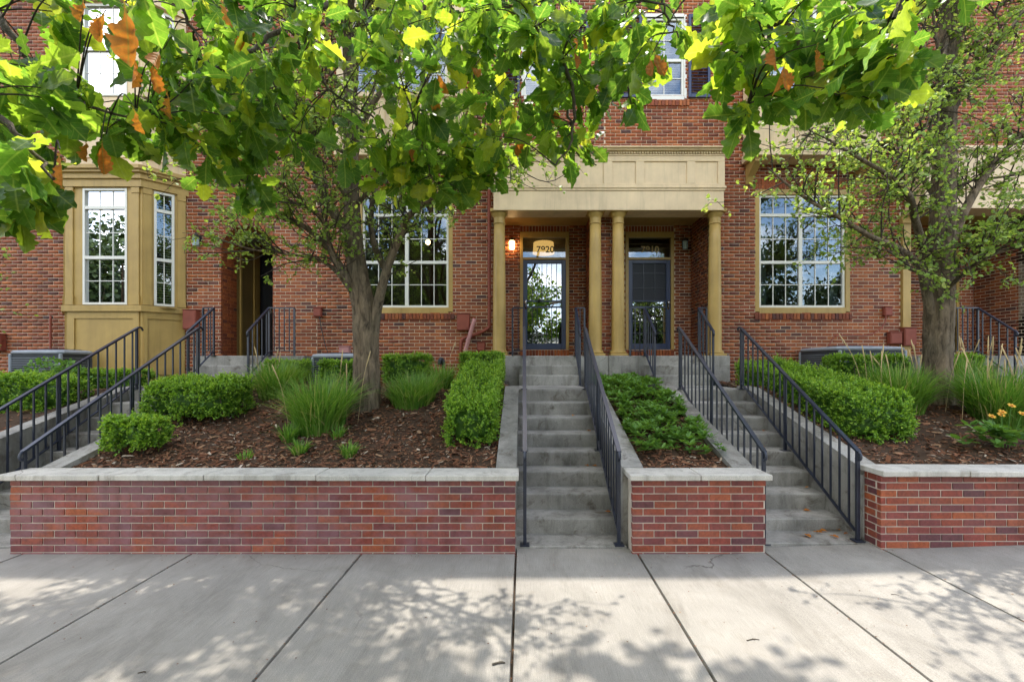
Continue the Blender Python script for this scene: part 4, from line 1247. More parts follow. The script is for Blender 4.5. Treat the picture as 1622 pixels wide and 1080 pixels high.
def condenser(label, u0, u1, vtop, y, hgt=.75):
    x0, x1 = X(u0, y), X(u1, y); zt_ = Z(vtop, y); w = (x1 - x0) / 2; dp = w
    t = thing('air_conditioner', label, 'air conditioner', ((x0 + x1) / 2, y + dp, zt_ - hgt), 'outdoor condensers by the house walls')
    m = MB()
    for sx in (-1, 1):
        for sy in (-1, 1): m.box(sx * w - .05 * (sx > 0), sx * w + .05 * (sx < 0), sy * dp - .05 * (sy > 0), sy * dp + .05 * (sy < 0), 0, hgt - .08, .012)
    m.box(-w + .0, w - .0, -dp, dp, 0, .05, .01); m.build('frame', M['ac_grey'], t)
    m = MB(); m.box(-w + .02, w - .02, -dp + .02, dp - .02, .05, hgt - .08); m.build('coil', M['ac_dark'], t)
    m = MB(); nl = 14
    for i in range(nl):
        zz = .08 + i * (hgt - .2) / nl
        m.box(-w + .05, w - .05, -dp + .006, -dp + .014, zz, zz + .008); m.box(-w + .006, -w + .014, -dp + .05, dp - .05, zz, zz + .008); m.box(w - .014, w - .006, -dp + .05, dp - .05, zz, zz + .008)
    m.build('grille', M['ac_grey'], t, kind='stuff')
    m = MB(); pr = [(w * 1.02, hgt - .079), (w * 1.03, hgt - .05), (w * .95, hgt - .02), (w * .6, hgt), (.02, hgt + .005)]
    v = []
    for s_, z in ((1.0, hgt - .079), (1.02, hgt - .05), (.96, hgt - .022), (.7, hgt - .004), (.35, hgt)):
        v.append([(s_ * w * cx_, s_ * dp * cy_, z) for cx_, cy_ in ((-1, -.86), (-.86, -1), (.86, -1), (1, -.86), (1, .86), (.86, 1), (-.86, 1), (-1, .86))])
    for r0, r1 in zip(v[:-1], v[1:]):
        for i in range(8): m.quad(r0[i], r0[(i + 1) % 8], r1[(i + 1) % 8], r1[i])
    m._add(v[-1], [tuple(range(8))]); m.build('top_panel', M['ac_grey'], t)
    m = MB()
    for rr in (.25, .5, .75): m.tube([(rr * w * .8 * math.cos(q), rr * dp * .8 * math.sin(q), hgt + .008) for q in np.linspace(0, 2 * math.pi, 17)], .005, 4)
    m.build('fan_guard', M['ac_dark'], t)
condenser('grey condenser with dark grille at the left edge below the brick wall', 12, 96, 553, 7.9)
condenser('grey condenser half hidden behind the slim trunk', 492, 568, 559, 8.1)
condenser('grey condenser behind the right-hand hedge beside the thick trunk', 1330, 1438, 547, 7.75)

# lamps seen inside
t = thing('pendant_lamp', 'glowing drum lampshade seen through the glass above the door 7920', 'lamp', (X(861, 10.9), 10.9, Z(402, 10.9)))
m = MB(); m.lathe([(.26, 0), (.235, .32)], 0, 0, 24); m.build('lamp_shade', M['shade_glow'], t, smooth=True)
m = MB(); m.tube([(0, 0, .30), (0, 0, .42)], .01, 6); m.build('rod', M['black_plastic'], t)
t = thing('pendant_lamp', 'small lit pendant bulb seen through the window behind the slim tree', 'lamp', (X(678, 10.4), 10.4, Z(384, 10.4)))
m = MB(); m.lathe([(.01, -.06), (.05, -.03), (.055, .02), (.02, .06)], 0, 0, 12); m.build('bulb', M['lamp_glow'], t, smooth=True)
m = MB(); m.tube([(0, 0, .05), (0, 0, .6)], .006, 6); m.build('cord', M['black_plastic'], t)

# ------------------------------------------------------------------ planting beds
def bed_z(x, y):
    y = np.asarray(y, float); x = np.asarray(x, float)
    z = .695 + .285 * (np.clip(y, 4.40, 6.75) - 4.40) + .02 * np.clip(y - 6.75, 0, 3)
    z = z + np.where(x > 3.2, .03, 0)
    return z + .018 * np.sin(3.1 * x + 1.3 * y) * np.cos(2.3 * y - .7 * x) + .010 * np.sin(9 * x + 4 * y)

def bed_hit(u, v):
    """Where the line of sight through a photo pixel meets the bed."""
    lo = 4.3
    for i in range(900):
        d = lo + i * .006
        if Z(v, d) <= float(bed_z(X(u, d), d)): return np.array((X(u, d), d, float(bed_z(X(u, d), d))))
    return np.array((X(u, 8.5), 8.5, float(bed_z(X(u, 8.5), 8.5))))

def make_bed(label, x0, x1, y1, n_chips, seed):
    r = np.random.default_rng(seed)
    nx, ny = int((x1 - x0) / .07) + 2, int((y1 - 4.40) / .07) + 2
    xs_, ys_ = np.linspace(x0, x1, nx), np.linspace(4.402, y1, ny)
    gx, gy = np.meshgrid(xs_, ys_); gz = bed_z(gx, gy) - .012 + r.normal(0, .006, gx.shape)
    V = np.stack([gx, gy, gz], 2).reshape(-1, 3)
    i, j = np.meshgrid(np.arange(nx - 1), np.arange(ny - 1)); a = (j * nx + i).ravel()
    Fq = np.stack([a, a + 1, a + 1 + nx, a + nx], 1)
    bed = obj_of('planting_bed', mesh_arrays('planting_bed', V, Fq, M['soil'], smooth=True)); tag(bed, kind='structure')
    # bark chips: slivers with a ridge
    tv = np.array([(-.5, -.12, 0), (.5, -.16, 0), (.42, .14, 0), (-.45, .10, 0), (-.32, -.02, .16), (.3, .02, .13)])
    tf = np.array([(0, 1, 5), (0, 5, 4), (1, 2, 5), (2, 3, 4), (2, 4, 5), (3, 0, 4)])
    y = 4.41 + (y1 - 4.45) * r.random(n_chips) ** 1.35
    x = r.uniform(x0 + .01, x1 - .01, n_chips)
    loc = np.stack([x, y, bed_z(x, y) + r.uniform(-.008, .010, n_chips)], 1)
    ax = unit(np.stack([r.normal(0, 1, n_chips), r.normal(0, 1, n_chips), r.normal(.1, .28, n_chips)], 1))
    nr = unit(np.stack([r.normal(0, .45, n_chips), r.normal(0, .45, n_chips), np.ones(n_chips)], 1))
    Rm = frames(ax, nr)[:, :, [1, 0, 2]]
    sc = r.lognormal(-3.25, .42, n_chips).clip(.015, .11)
    V, Fc, _ = scatter(tv, tf, Rm, loc, np.stack([sc, sc * r.uniform(.6, 1.5, n_chips), sc * .7], 1))
    o = obj_of('bark_mulch', mesh_arrays('bark_mulch', V, Fc, M['chips'], tint=np.repeat(r.random(n_chips), 6)))
    tag(o, label, 'mulch', kind='stuff')
make_bed('brown bark mulch covering the large bed left of the central steps', -4.50, -.262, 8.95, 15000, 1)
make_bed('bark mulch showing at the front of the narrow planter of ground cover', 1.175, 2.045, 8.45, 2600, 2)
make_bed('brown bark mulch in the bed at the right edge below the tall grass', 3.49, 8.35, 8.95, 11000, 3)
make_bed('dark mulch in the bed beyond the left steps', -10.5, -6.0, 8.95, 2500, 4)

# ------------------------------------------------------------------ clipped box hedges
LEAF4 = np.array([(0, 0, 0), (.5, .45, .12), (0, 1, 0), (-.5, .45, .12)])
LEAF4F = np.array([(0, 1, 2), (0, 2, 3)])
def hedge(label, lo, hi, seed, density=4600, name='box_hedge', rough=.05, top_slope=0.0, leaf=.036, round_=3.0, group='clipped box hedges', mat='box_leaf'):
    """A clipped hedge filling the box lo..hi (hi's z at the front edge; top_slope raises the top with depth)."""
    r = np.random.default_rng(seed)
    lo, hi = np.array(lo, float), np.array(hi, float); c, h = (lo + hi) / 2, (hi - lo) / 2
    t = thing(name, label, 'hedge', (c[0], c[1], lo[2]), group); off = np.array(t.location)
    area = 2 * (4 * h[0] * h[2] + 4 * h[1] * h[2]) + 4 * h[0] * h[1]
    ns = int(area * density / 7); per = 9
    fa = np.array([h[1] * h[2], h[1] * h[2], h[0] * h[2], h[0] * h[2] * .35, h[0] * h[1] * 1.25]); fa /= fa.sum()
    face = r.choice(5, ns, p=fa); a, b = r.uniform(-1, 1, ns), r.uniform(-1, 1, ns)
    q = np.empty((ns, 3))
    for k_, (ax_, sg, o1, o2) in enumerate(((0, -1, 1, 2), (0, 1, 1, 2), (1, -1, 0, 2), (1, 1, 0, 2), (2, 1, 0, 1))):
        s_ = face == k_; q[s_, ax_] = sg; q[s_, o1] = a[s_]; q[s_, o2] = b[s_]
    nrm = (np.abs(q) ** (round_ * 2)).sum(1) ** (1 / (round_ * 2)); q = q / nrm[:, None]      # superellipsoid rounding
    N = unit(np.sign(q) * np.abs(q) ** (round_ * 2 - 1) / h)
    w3 = q * h
    bum = .016 * (np.sin(w3[:, 0] * 17 + seed) * np.cos(w3[:, 1] * 15) + np.sin(w3[:, 2] * 19 + w3[:, 0] * 8)) + .014 * np.sin(w3[:, 0] * 43 + 4 * np.sin(w3[:, 2] * 29)) * np.sin(w3[:, 2] * 39 + w3[:, 1] * 35)
    keep = r.random(ns) > .30 * (np.sin(w3[:, 0] * 11 + seed * 2) * np.sin(w3[:, 1] * 9 + 1) * np.sin(w3[:, 2] * 13) > .25)
    keep &= r.random(ns) > .55 * np.clip((-.45 - q[:, 2]) * 2, 0, 1)                            # thinner towards the foot
    q, N, w3, bum = q[keep], N[keep], w3[keep], bum[keep]; ns = len(q)
    ln_ = r.uniform(.03, .10, ns); sd = unit(N * .8 + r.normal(0, .38, (ns, 3)) + np.array((0, 0, .45)))
    root = w3 + N * (bum - .06 - np.abs(r.normal(0, .02, ns)))[:, None]
    s_ = (np.arange(per) + .5) / per
    p = (root[:, None] + sd[:, None] * (ln_[:, None, None] * s_[None, :, None])).reshape(-1, 3) + r.normal(0, .006, (ns * per, 3))
    p[:, 2] += top_slope * (p[:, 1] + h[1]) * ((p[:, 2] / h[2]) * .5 + .5)
    p += c - off; n = len(p)
    axis = unit(np.repeat(sd, per, 0) * .9 + r.normal(0, .6, (n, 3)))
    nn = unit(np.repeat(N, per, 0) * .5 + r.normal(0, .5, (n, 3)) + np.array((0, 0, .5)))
    Rm = frames(axis, nn); sc = r.uniform(.65, 1.2, n) * leaf * (1.1 - .35 * np.tile(s_, ns))
    V, Fc, _ = scatter(LEAF4, LEAF4F, Rm, p, np.stack([sc * .62, sc, sc], 1))
    age_shade = np.clip(.16 + .66 * np.tile(s_, ns) + r.normal(0, .13, n) + np.repeat(r.normal(0, .08, ns), per), .02, .96)   # new growth lighter at the tips; darker roots paint shade into the gaps
    o = obj_of('foliage', mesh_arrays('foliage', V, Fc, M[mat], tint=np.repeat(age_shade, 4)), t); o['kind'] = 'stuff'
    # inner leaf mass, a lumpy shell a little inside
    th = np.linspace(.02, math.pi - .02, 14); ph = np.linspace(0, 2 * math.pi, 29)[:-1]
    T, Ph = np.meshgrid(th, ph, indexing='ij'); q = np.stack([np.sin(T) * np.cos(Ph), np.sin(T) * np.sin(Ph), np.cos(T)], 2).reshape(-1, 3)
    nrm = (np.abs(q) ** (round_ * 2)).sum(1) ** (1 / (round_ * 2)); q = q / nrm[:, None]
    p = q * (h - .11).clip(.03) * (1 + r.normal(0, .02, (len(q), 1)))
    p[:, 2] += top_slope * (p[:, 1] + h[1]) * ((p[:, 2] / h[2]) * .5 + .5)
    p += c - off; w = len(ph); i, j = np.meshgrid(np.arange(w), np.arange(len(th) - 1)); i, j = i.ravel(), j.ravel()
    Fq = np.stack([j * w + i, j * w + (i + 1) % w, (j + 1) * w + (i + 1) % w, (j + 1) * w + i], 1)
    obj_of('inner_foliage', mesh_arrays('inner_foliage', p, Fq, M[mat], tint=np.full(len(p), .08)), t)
    tb = Tubes()
    for _ in range(max(6, int(h[0] * h[1] * 60))):
        x, y = r.uniform(-.8, .8, 2) * h[:2]
        z0 = float(bed_z(c[0] + x, c[1] + y)) - .03
        p0 = np.array((c[0] + x, c[1] + y, z0)) - off; p1 = p0 + np.array((r.normal(0, .05), r.normal(0, .05), max(.15, (hi[2] - z0) * .7)))
        tb.add([p0, (p0 + p1) / 2 + r.normal(0, .015, 3), p1], [.009, .007, .004], 4)
    obj_of('stems', tb.mesh('stems', M['twig']), t)['kind'] = 'stuff'
    return t
def hedge_px(label, u0, u1, vt, vb, depth, seed, **kw):
    """Front face given by its outline in the photo; it stands on the bed where its foot is seen."""
    f = bed_hit((u0 + u1) / 2, vb); d = kw.pop('d', f[1]); sink = kw.pop('sink', .0)
    zb = float(bed_z(f[0], d)) + .03 - sink
    return hedge(label, (X(u0, d), d, zb), (X(u1, d), d + depth, Z(vt, d)), seed, **kw)
hedge_px('small round boxwood bush at the front left corner of the large bed', 140, 234, 660, 732, .45, 1, round_=1.5, leaf=.038)
hedge_px('larger boxwood bush behind the small round one, bare at its base', 203, 356, 604, 690, .8, 2, round_=1.9, top_slope=.12, d=5.45)
hedge_px('low clipped hedge right of the porch steps of the arched doorway', 411, 484, 570, 612, .5, 3, d=7.75, sink=.05)
hedge_px('clipped hedge in front of the condenser, left of the slim trunk', 500, 566, 570, 622, .45, 4, d=7.55, sink=.05)
hedge_px('clipped hedge right of the slim trunk below the window', 602, 680, 561, 612, .45, 5, d=7.75, sink=.05)
hedge_px('square clipped hedge in the corner beside the porch slab', 724, 798, 557, 605, .55, 6, d=7.7, sink=.05)
hedge('long bright clipped hedge along the left edge of the central steps', (X(699, 4.98), 4.9, .78), (-.285, 7.35, 1.315), 7, top_slope=.235, leaf=.038, round_=3.6, density=4800)
hedge('long bright clipped hedge beside the right-hand steps', (3.56, 4.95, .80), (X(1468, 4.98), 7.9, 1.42), 8, top_slope=.16, leaf=.038, round_=3.2, density=4800)
hedge_px('low dark clipped hedge in front of the right condenser', 1318, 1450, 562, 600, .4, 9, d=7.15, sink=.05)
hedge_px('clipped hedge right of the thick trunk below the railing', 1497, 1570, 561, 600, .5, 10, d=7.4, sink=.05)
hedge('low hedge running beyond the left railing', (-9.6, 5.9, 1.0), (-6.1, 6.6, 1.62), 11, density=4200)
hedge('narrow hedge below the tan bay window', (-7.3, 7.2, 1.2), (-6.15, 7.75, 1.66), 12, density=4200)

# ------------------------------------------------------------------ ornamental grasses
def grass(label, foot, height, spread, n, seed, heads=0, group='clumps of ornamental grass', name='ornamental_grass', hh=.35):
    r = np.random.default_rng(seed)
    t = thing(name, label, 'grass', tuple(foot), group)
    a = r.uniform(0, 2 * math.pi, n); rad = spread * .34 * np.sqrt(r.random(n))
    p0 = np.stack([rad * np.cos(a), rad * np.sin(a), np.zeros(n) - .02], 1)
    p0[:, 2] += bed_z(foot[0] + p0[:, 0], foot[1] + p0[:, 1]) - foot[2]
    lean = np.abs(r.normal(0, .62, n)) + .15; a2 = a + r.normal(0, .5, n); L = height * r.uniform(.4, 1.12, n)
    D = np.stack([np.cos(a2), np.sin(a2), np.zeros(n)], 1); K = 5
    V = np.empty((n, K * 2, 3)); side = np.stack([-np.sin(a2 + r.normal(0, .8, n)), np.cos(a2), np.zeros(n)], 1); side = unit(side)
    w = r.uniform(.004, .009, n)
    for k_ in range(K):
        s_ = k_ / (K - 1); out = lean * s_ ** 1.7 * L * .75; up = L * (s_ - .28 * lean * s_ ** 2.6)
        c = p0 + D * out[:, None] + np.array((0, 0, 1)) * up[:, None]
        ww = (w * (1 - .85 * s_ ** 2))[:, None]
        V[:, 2 * k_] = c - side * ww; V[:, 2 * k_ + 1] = c + side * ww
    T = np.array([(2 * k_, 2 * k_ + 1, 2 * k_ + 3, 2 * k_ + 2) for k_ in range(K - 1)])
    Fq = (T[None] + (np.arange(n) * K * 2)[:, None, None]).reshape(-1, 4)
    obj_of('blades', mesh_arrays('blades', V.reshape(-1, 3), Fq, M['grass_leaf'], tint=np.repeat(r.random(n), K * 2)), t)['kind'] = 'stuff'
    for i in range(heads):
        q = np.array((r.normal(0, spread * .3), r.normal(0, spread * .2), 0)); ln = r.normal(0, .14, 2)
        H = height * r.uniform(.85, 1.0) + hh * r.uniform(.2, 1)
        m = MB(); top = q + np.array((ln[0] * H, ln[1] * H, H))
        mid = q + np.array((ln[0] * H * .45, ln[1] * H * .45, H * .62))
        line = smooth_line([q, mid, top], 6); k_ = len(line)
        rr = [.0025 if j < k_ * .66 else .0075 * math.sin(math.pi * min(.98, .12 + (j / k_ - .66) / .36)) + .001 for j in range(k_)]
        m.tube(line, rr, 5); m.build('seed_head', M['straw'], t, smooth=True)
    return t
def grass_px(label, u, v, height, spread, n, seed, heads=0, d=None, **kw):
    f = bed_hit(u, v)
    if d: f = np.array((X(u, d), d, float(bed_z(X(u, d), d))))
    return grass(label, f, height, spread, n, seed, heads, **kw)
grass_px('broad green grass clump left of the slim trunk, before the low hedge', 440, 655, .52, .7, 1300, 1, 3, d=6.6)
grass_px('tallest green grass clump in front of the slim trunk', 508, 690, .66, .8, 1700, 2, 4, d=5.5)
grass_px('grass clump right of the slim trunk', 655, 650, .42, .85, 1200, 3, 1, d=6.3)
grass_px('smaller grass tuft beside the black vent pipe', 700, 630, .45, .4, 500, 4, 1, d=7.0)
grass_px('tiny grass tuft at the front of the mulch, left of two', 475, 716, .17, .2, 160, 5, 0)
grass_px('tiny grass tuft at the front of the mulch, right of two', 553, 720, .17, .2, 160, 6, 0)
grass_px('low grass tuft with dead stalks at the foot of the tallest clump', 458, 695, .22, .22, 200, 7, 0)
grass_px('thin yellowing grass sprig near the coping stones', 388, 724, .09, .2, 60, 8, 0)
grass_px('small grass tuft between the tallest clump and the trunk', 535, 690, .14, .2, 110, 12, 0)
grass_px('tall grass clump with straw seed heads left of the thick trunk', 1425, 640, .62, .75, 1500, 9, 12, d=6.0, hh=.4)
grass_px('largest grass clump with straw seed heads at the right edge', 1585, 690, .70, .85, 2000, 10, 18, d=5.6, hh=.42)
grass_px('grass clump behind the thick trunk by the right hedge', 1530, 640, .55, .6, 900, 11, 5, d=6.7, hh=.35)

# ------------------------------------------------------------------ ground cover, flowers, small shrub
LANCE = np.array([(0, 0, 0), (.16, .35, .03), (.11, .72, .0), (0, 1, -.08), (-.11, .72, .0), (-.16, .35, .03), (0, .4, -.02)])
LANCEF = np.array([(0, 1, 6), (1, 2, 6), (2, 3, 6), (3, 4, 6), (4, 5, 6), (5, 0, 6)])
def rosettes(centres, r, leaf, per):
    locs, ax, nr, sc = [], [], [], []
    for c in centres:
        for k_ in range(per):
            a = r.uniform(0, 2 * math.pi); el = r.uniform(-.05, .9)
            d = np.array((math.cos(a) * math.cos(el), math.sin(a) * math.cos(el), math.sin(el)))
            locs.append(c + d * leaf * .1); ax.append(d); nr.append(np.array((-d[0] * .6, -d[1] * .6, 1.0)) + r.normal(0, .2, 3)); sc.append(leaf * r.uniform(.6, 1.2))
    return np.array(locs), np.array(ax), np.array(nr), np.array(sc)
r = np.random.default_rng(5); cs = []
while len(cs) < 620:
    x, y = r.uniform(1.21, 2.06), 4.70 + 3.65 * r.random()
    if y < 4.85 and r.random() < .5: continue
    cs.append(np.array((x, y, float(bed_z(x, y)) + r.uniform(.02, .15) + .05 * math.sin(x * 9) * math.sin(y * 6))))
lo_, ax_, nr_, sc_ = rosettes(cs, r, .085, 15)
V, Fc, _ = scatter(LANCE, LANCEF, frames(ax_, nr_), lo_, np.stack([sc_ * 1.15, sc_, sc_], 1))
o = obj_of('ground_cover', mesh_arrays('ground_cover', V, Fc, M['cover_leaf'], tint=np.repeat(r.random(len(lo_)), 7)))
tag(o, 'leafy green ground cover filling the narrow planter between the two flights of steps', 'ground cover', kind='stuff')

def flower_plant(label, u, v, seed, d=None):
    r = np.random.default_rng(seed); f = bed_hit(u, v)
    t = thing('flowering_plant', label, 'plant', tuple(f))
    cs = [np.array((r.normal(0, .14), r.normal(0, .08), r.uniform(.04, .24))) for _ in range(34)]
    lo_, ax_, nr_, sc_ = rosettes(cs, r, .11, 6)
    V, Fc, _ = scatter(LANCE, LANCEF, frames(ax_, nr_), lo_, np.stack([sc_ * 2.2, sc_, sc_], 1))
    obj_of('leaves', mesh_arrays('leaves', V, Fc, M['cover_leaf'], tint=np.repeat(r.random(len(lo_)), 7)), t)['kind'] = 'stuff'
    for (fx, fy, fz) in ((-.06, -.04, .40), (.10, .02, .46), (.02, .05, .36), (-.13, 0, .35), (.16, -.03, .38)):
        tb = Tubes(); tb.add(smooth_line([(fx * .3, fy * .3, .02), (fx * .7, fy * .7, fz * .6), (fx, fy, fz)], 4), .0035, 5); fl = obj_of('flower', tb.mesh('flower', M['cover_leaf']), t)
        for k_ in range(8):
            a = 2 * math.pi * k_ / 8; dd = np.array([(math.cos(a), math.sin(a) * .75 - .3, math.sin(a) * .5 + .12)])
            V, Fc, _ = scatter(LANCE, LANCEF, frames(dd, np.array([(0, -.7, .7)])), np.array([(fx, fy, fz)]), np.array([(.07, .042, .04)]))
            obj_of('petal', mesh_arrays('petal', V, Fc, M['flower']), fl)
        m = MB(); m.lathe([(.011, fz - .004), (.014, fz + .004), (.006, fz + .011)], fx, fy - .004, 8); m.build('centre', M['dry_leaf'], fl)
flower_plant('broad-leaved plant with yellow orange flowers at the right edge', 1590, 712, 3)

# ------------------------------------------------------------------ trees
def limb(tb, pts, r0, r1, sides=7, n=6):
    line = smooth_line(pts, n); k_ = len(line)
    rad = r0 + (r1 - r0) * np.linspace(0, 1, k_) ** .8
    tb.add(line, rad, sides)
    return line, rad

def trunk_mesh(name, pts, radii, mat, seed, sides=36, ridge=.085, flare=.35):
    r = np.random.default_rng(seed); line = smooth_line(pts, 14); k_ = len(line)
    rad = np.interp(np.linspace(0, 1, k_), np.linspace(0, 1, len(radii)), radii)
    V, Fq = tube_arrays(line, rad, sides); V = V.reshape(k_, sides, 3)
    ph = r.uniform(0, 6.28, 8); ang = 2 * np.pi * np.arange(sides) / sides
    for i in range(k_):
        h = line[i][2] - line[0][2]
        m = 1 + ridge * (.5 * np.sin(5 * ang + ph[0] + h * 1.2) + .35 * np.sin(11 * ang + ph[1] - h * 2.1) + .45 * np.sin(17 * ang + ph[2] + 3 * np.sin(h * 2.3)) + .3 * r.normal(0, 1, sides))
        m += flare * math.exp(-h / .13) * (.6 + .6 * np.clip(np.sin(4 * ang + ph[3]), 0, 1))
        V[i] = line[i] + (V[i] - line[i]) * m[:, None]
    return mesh_arrays(name, V.reshape(-1, 3), Fq, mat, smooth=True), line, rad

def grow(tb, starts, r, n_sub, len_sub, n_twig, len_twig, leaves, spread=(.0, .0, .25), flat=.6, sub_r=.011):
    """Side branches and twigs from given limb lines. Returns leaf positions, directions."""
    LP, LA = [], []
    for line, rad, w in starts:
        k_ = len(line)
        for _ in range(max(1, int(n_sub * w))):
            i = int(k_ * r.uniform(.18, .999)); p = line[i]; t = unit(line[min(i + 1, k_ - 1)] - line[max(i - 1, 0)])
            d = unit(t * .7 + r.normal(0, .75, 3) * np.array((1, flat, .6)) + np.array(spread))
            L = len_sub * r.uniform(.5, 1.25); p1 = p + d * L * .5 + r.normal(0, .05, 3); d2 = unit(d + r.normal(0, .35, 3)); p2 = p1 + d2 * L * .5
            sl = smooth_line([p, p1, p2], 4); r0 = min(sub_r, rad[i] * .7)
            tb.add(sl, np.linspace(r0, .003, len(sl)), 4)
            for _ in range(n_twig):
                j = int(len(sl) * r.uniform(.25, .999)); q = sl[j]; dd = unit(unit(p2 - p) * .5 + r.normal(0, .8, 3) + np.array((0, 0, .1)))
                l2 = len_twig * r.uniform(.4, 1.3); q1 = q + dd * l2 * .5 + r.normal(0, .015, 3); q2 = q1 + unit(dd + r.normal(0, .3, 3)) * l2 * .5
                tb.add(np.array([q, q1, q2]), np.array([.0032, .0025, .0014]), 3)
                m_ = r.poisson(leaves)
                for _ in range(m_):
                    s_ = r.uniform(.15, 1.05); LP.append((q + (q1 - q) * s_ * 2 if s_ < .5 else q1 + (q2 - q1) * (s_ - .5) * 2) + r.normal(0, .008, 3)); LA.append(unit(dd + r.normal(0, .8, 3) + np.array((0, 0, -.1))))
    return np.array(LP), np.array(LA)

LEAF8 = np.array([(0, 0, 0), (.26, .22, .05), (.36, .5, .06), (.2, .82, .02), (0, 1, -.05), (-.2, .82, .02), (-.36, .5, .06), (-.26, .22, .05)])
LEAF8F = np.array([(0, 1, 7), (1, 2, 7), (2, 6, 7), (2, 3, 6), (3, 5, 6), (3, 4, 5)])
def leaf_mesh(name, LP, LA, r, size, mat):
    n = len(LP); nr = unit(np.array((0, -.25, .8)) + r.normal(0, .6, (n, 3))); sc = size * r.uniform(.55, 1.3, n)
    V, Fc, _ = scatter(LEAF8, LEAF8F, frames(LA, nr), LP, np.stack([sc * 1.05, sc, sc], 1))
    return mesh_arrays(name, V, Fc, mat, tint=np.repeat(r.random(n), 8))

def small_tree(name, label, trunk_pts, trunk_r, limbs, seed, mat, n_sub, leaves, size, leaf_mat='tree_leaf', group=None, n_twig=6, len_sub=.75, len_twig=.26, extra=()):
    r = np.random.default_rng(seed)
    t = thing(name, label, 'tree', tuple(trunk_pts[0]), group); off = np.array(trunk_pts[0])
    me, line, rad = trunk_mesh('trunk', [np.array(p) - off for p in trunk_pts], trunk_r, mat, seed)
    obj_of('trunk', me, t)
    starts = []
    for pts, r0, r1, w in limbs:
        tb = Tubes(); ln, rd = limb(tb, [np.array(p) - off for p in pts], r0, r1, 9); starts.append((ln, rd, w))
        obj_of('limb', tb.mesh('limb', mat), t)
    for (cx, cy_, cz, ex, ey, ez, k_, w) in extra:                # upper crown: limbs from the trunk into an ellipsoid
        for _ in range(k_):
            e = np.array((cx, cy_, cz)) + unit(r.normal(0, 1, 3)) * r.random() ** .45 * np.array((ex, ey, ez)) - off
            i = int(len(line) * r.uniform(.45, .8)); s_ = line[i]
            tb = Tubes(); ln, rd = limb(tb, [s_, s_ * .55 + e * .45 + np.array((0, 0, .15)), e], min(.035, rad[i] * .6), .008, 6); starts.append((ln[len(ln) // 3:], rd[len(ln) // 3:], w))
            obj_of('limb', tb.mesh('limb', mat), t)
    tb = Tubes()
    LP, LA = grow(tb, starts, r, n_sub, len_sub, n_twig, len_twig, leaves)
    obj_of('branches', tb.mesh('branches', M['twig']), t)['kind'] = 'stuff'
    obj_of('crown', leaf_mesh('crown', LP, LA, r, size, M[leaf_mat]), t)['kind'] = 'stuff'
    return t

def px(*a): return [P(*q) for q in a]
D1 = 6.2
small_tree('ornamental_tree', 'slim forked tree with sparse small leaves in the large left bed',
    px((581, 650, D1), (581, 590, D1), (578, 500, D1), (568, 440, D1), (560, 370, D1), (556, 290, D1), (556, 200, D1 + .05), (553, 110, D1), (548, 20, D1), (540, -120, D1), (545, -260, D1)),
    [.17, .165, .155, .135, .11, .098, .088, .078, .065, .045, .02],
    [(px((590, 540, D1), (597, 490, D1 - .05), (612, 430, D1 - .1), (634, 372, D1 - .2), (648, 342, D1 - .35), (690, 310, D1 - .7), (745, 285, D1 - 1.0), (810, 262, D1 - 1.2)), .085, .012, 1.3),
     (px((612, 430, D1), (592, 385, D1), (588, 330, D1 + .1), (610, 260, D1 + .2), (650, 190, D1 + .3), (690, 90, D1 + .3), (710, -20, D1 + .3)), .05, .012, 1.2),
     (px((572, 480, D1), (550, 440, D1 - .1), (528, 405, D1 - .1), (490, 365, D1 - .4), (440, 335, D1 - .7), (380, 300, D1 - .9), (310, 262, D1 - 1.1)), .06, .010, 1.3),
     (px((562, 470, D1), (530, 428, D1 + .1), (500, 410, D1 + .1), (450, 402, D1), (400, 395, D1), (350, 380, D1 - .1)), .035, .007, .8),
     (px((566, 420, D1), (540, 350, D1 + .1), (500, 280, D1 + .2), (470, 210, D1 + .2), (430, 130, D1 + .1), (400, 40, D1), (380, -60, D1)), .05, .012, 1.3),
     (px((556, 380, D1), (520, 330, D1 - .3), (480, 240, D1 - .5), (440, 190, D1 - .7), (360, 150, D1 - .9), (290, 130, D1 - 1.0)), .045, .010, 1.2),
     (px((558, 330, D1), (600, 290, D1 - .3), (650, 270, D1 - .6), (720, 250, D1 - .9), (790, 235, D1 - 1.1)), .04, .010, 1.2),
     (px((556, 230, D1), (600, 150, D1 - .3), (650, 60, D1 - .5), (700, -60, D1 - .6), (740, -200, D1 - .6)), .045, .012, 1.2),
     (px((553, 160, D1), (500, 80, D1 - .3), (430, -10, D1 - .5), (360, -120, D1 - .6)), .045, .012, 1.3),
     (px((548, 60, D1), (570, -60, D1 - .6), (620, -200, D1 - 1.0), (680, -330, D1 - 1.0)), .045, .012, 1.2),
     (px((545, 0, D1), (500, -120, D1 + .4), (440, -230, D1 + .6), (380, -320, D1 + .6)), .04, .012, 1.0),
     (px((560, 470, D1), (545, 445, D1 - .2), (536, 430, D1 - .35), (520, 380, D1 - .5), (505, 340, D1 - .7), (450, 310, D1 - 1.), (400, 240, D1 - 1.2), (330, 200, D1 - 1.4)), .03, .008, 1.0)],
    21, M['bark_brown'], 30, 8.5, .047, extra=[(-2.3, 6.6, 7.6, 2.4, .8, .7, 6, .6), (-2.6, 5.2, 4.7, 1.8, .35, .8, 6, .5)])
D2 = 6.3
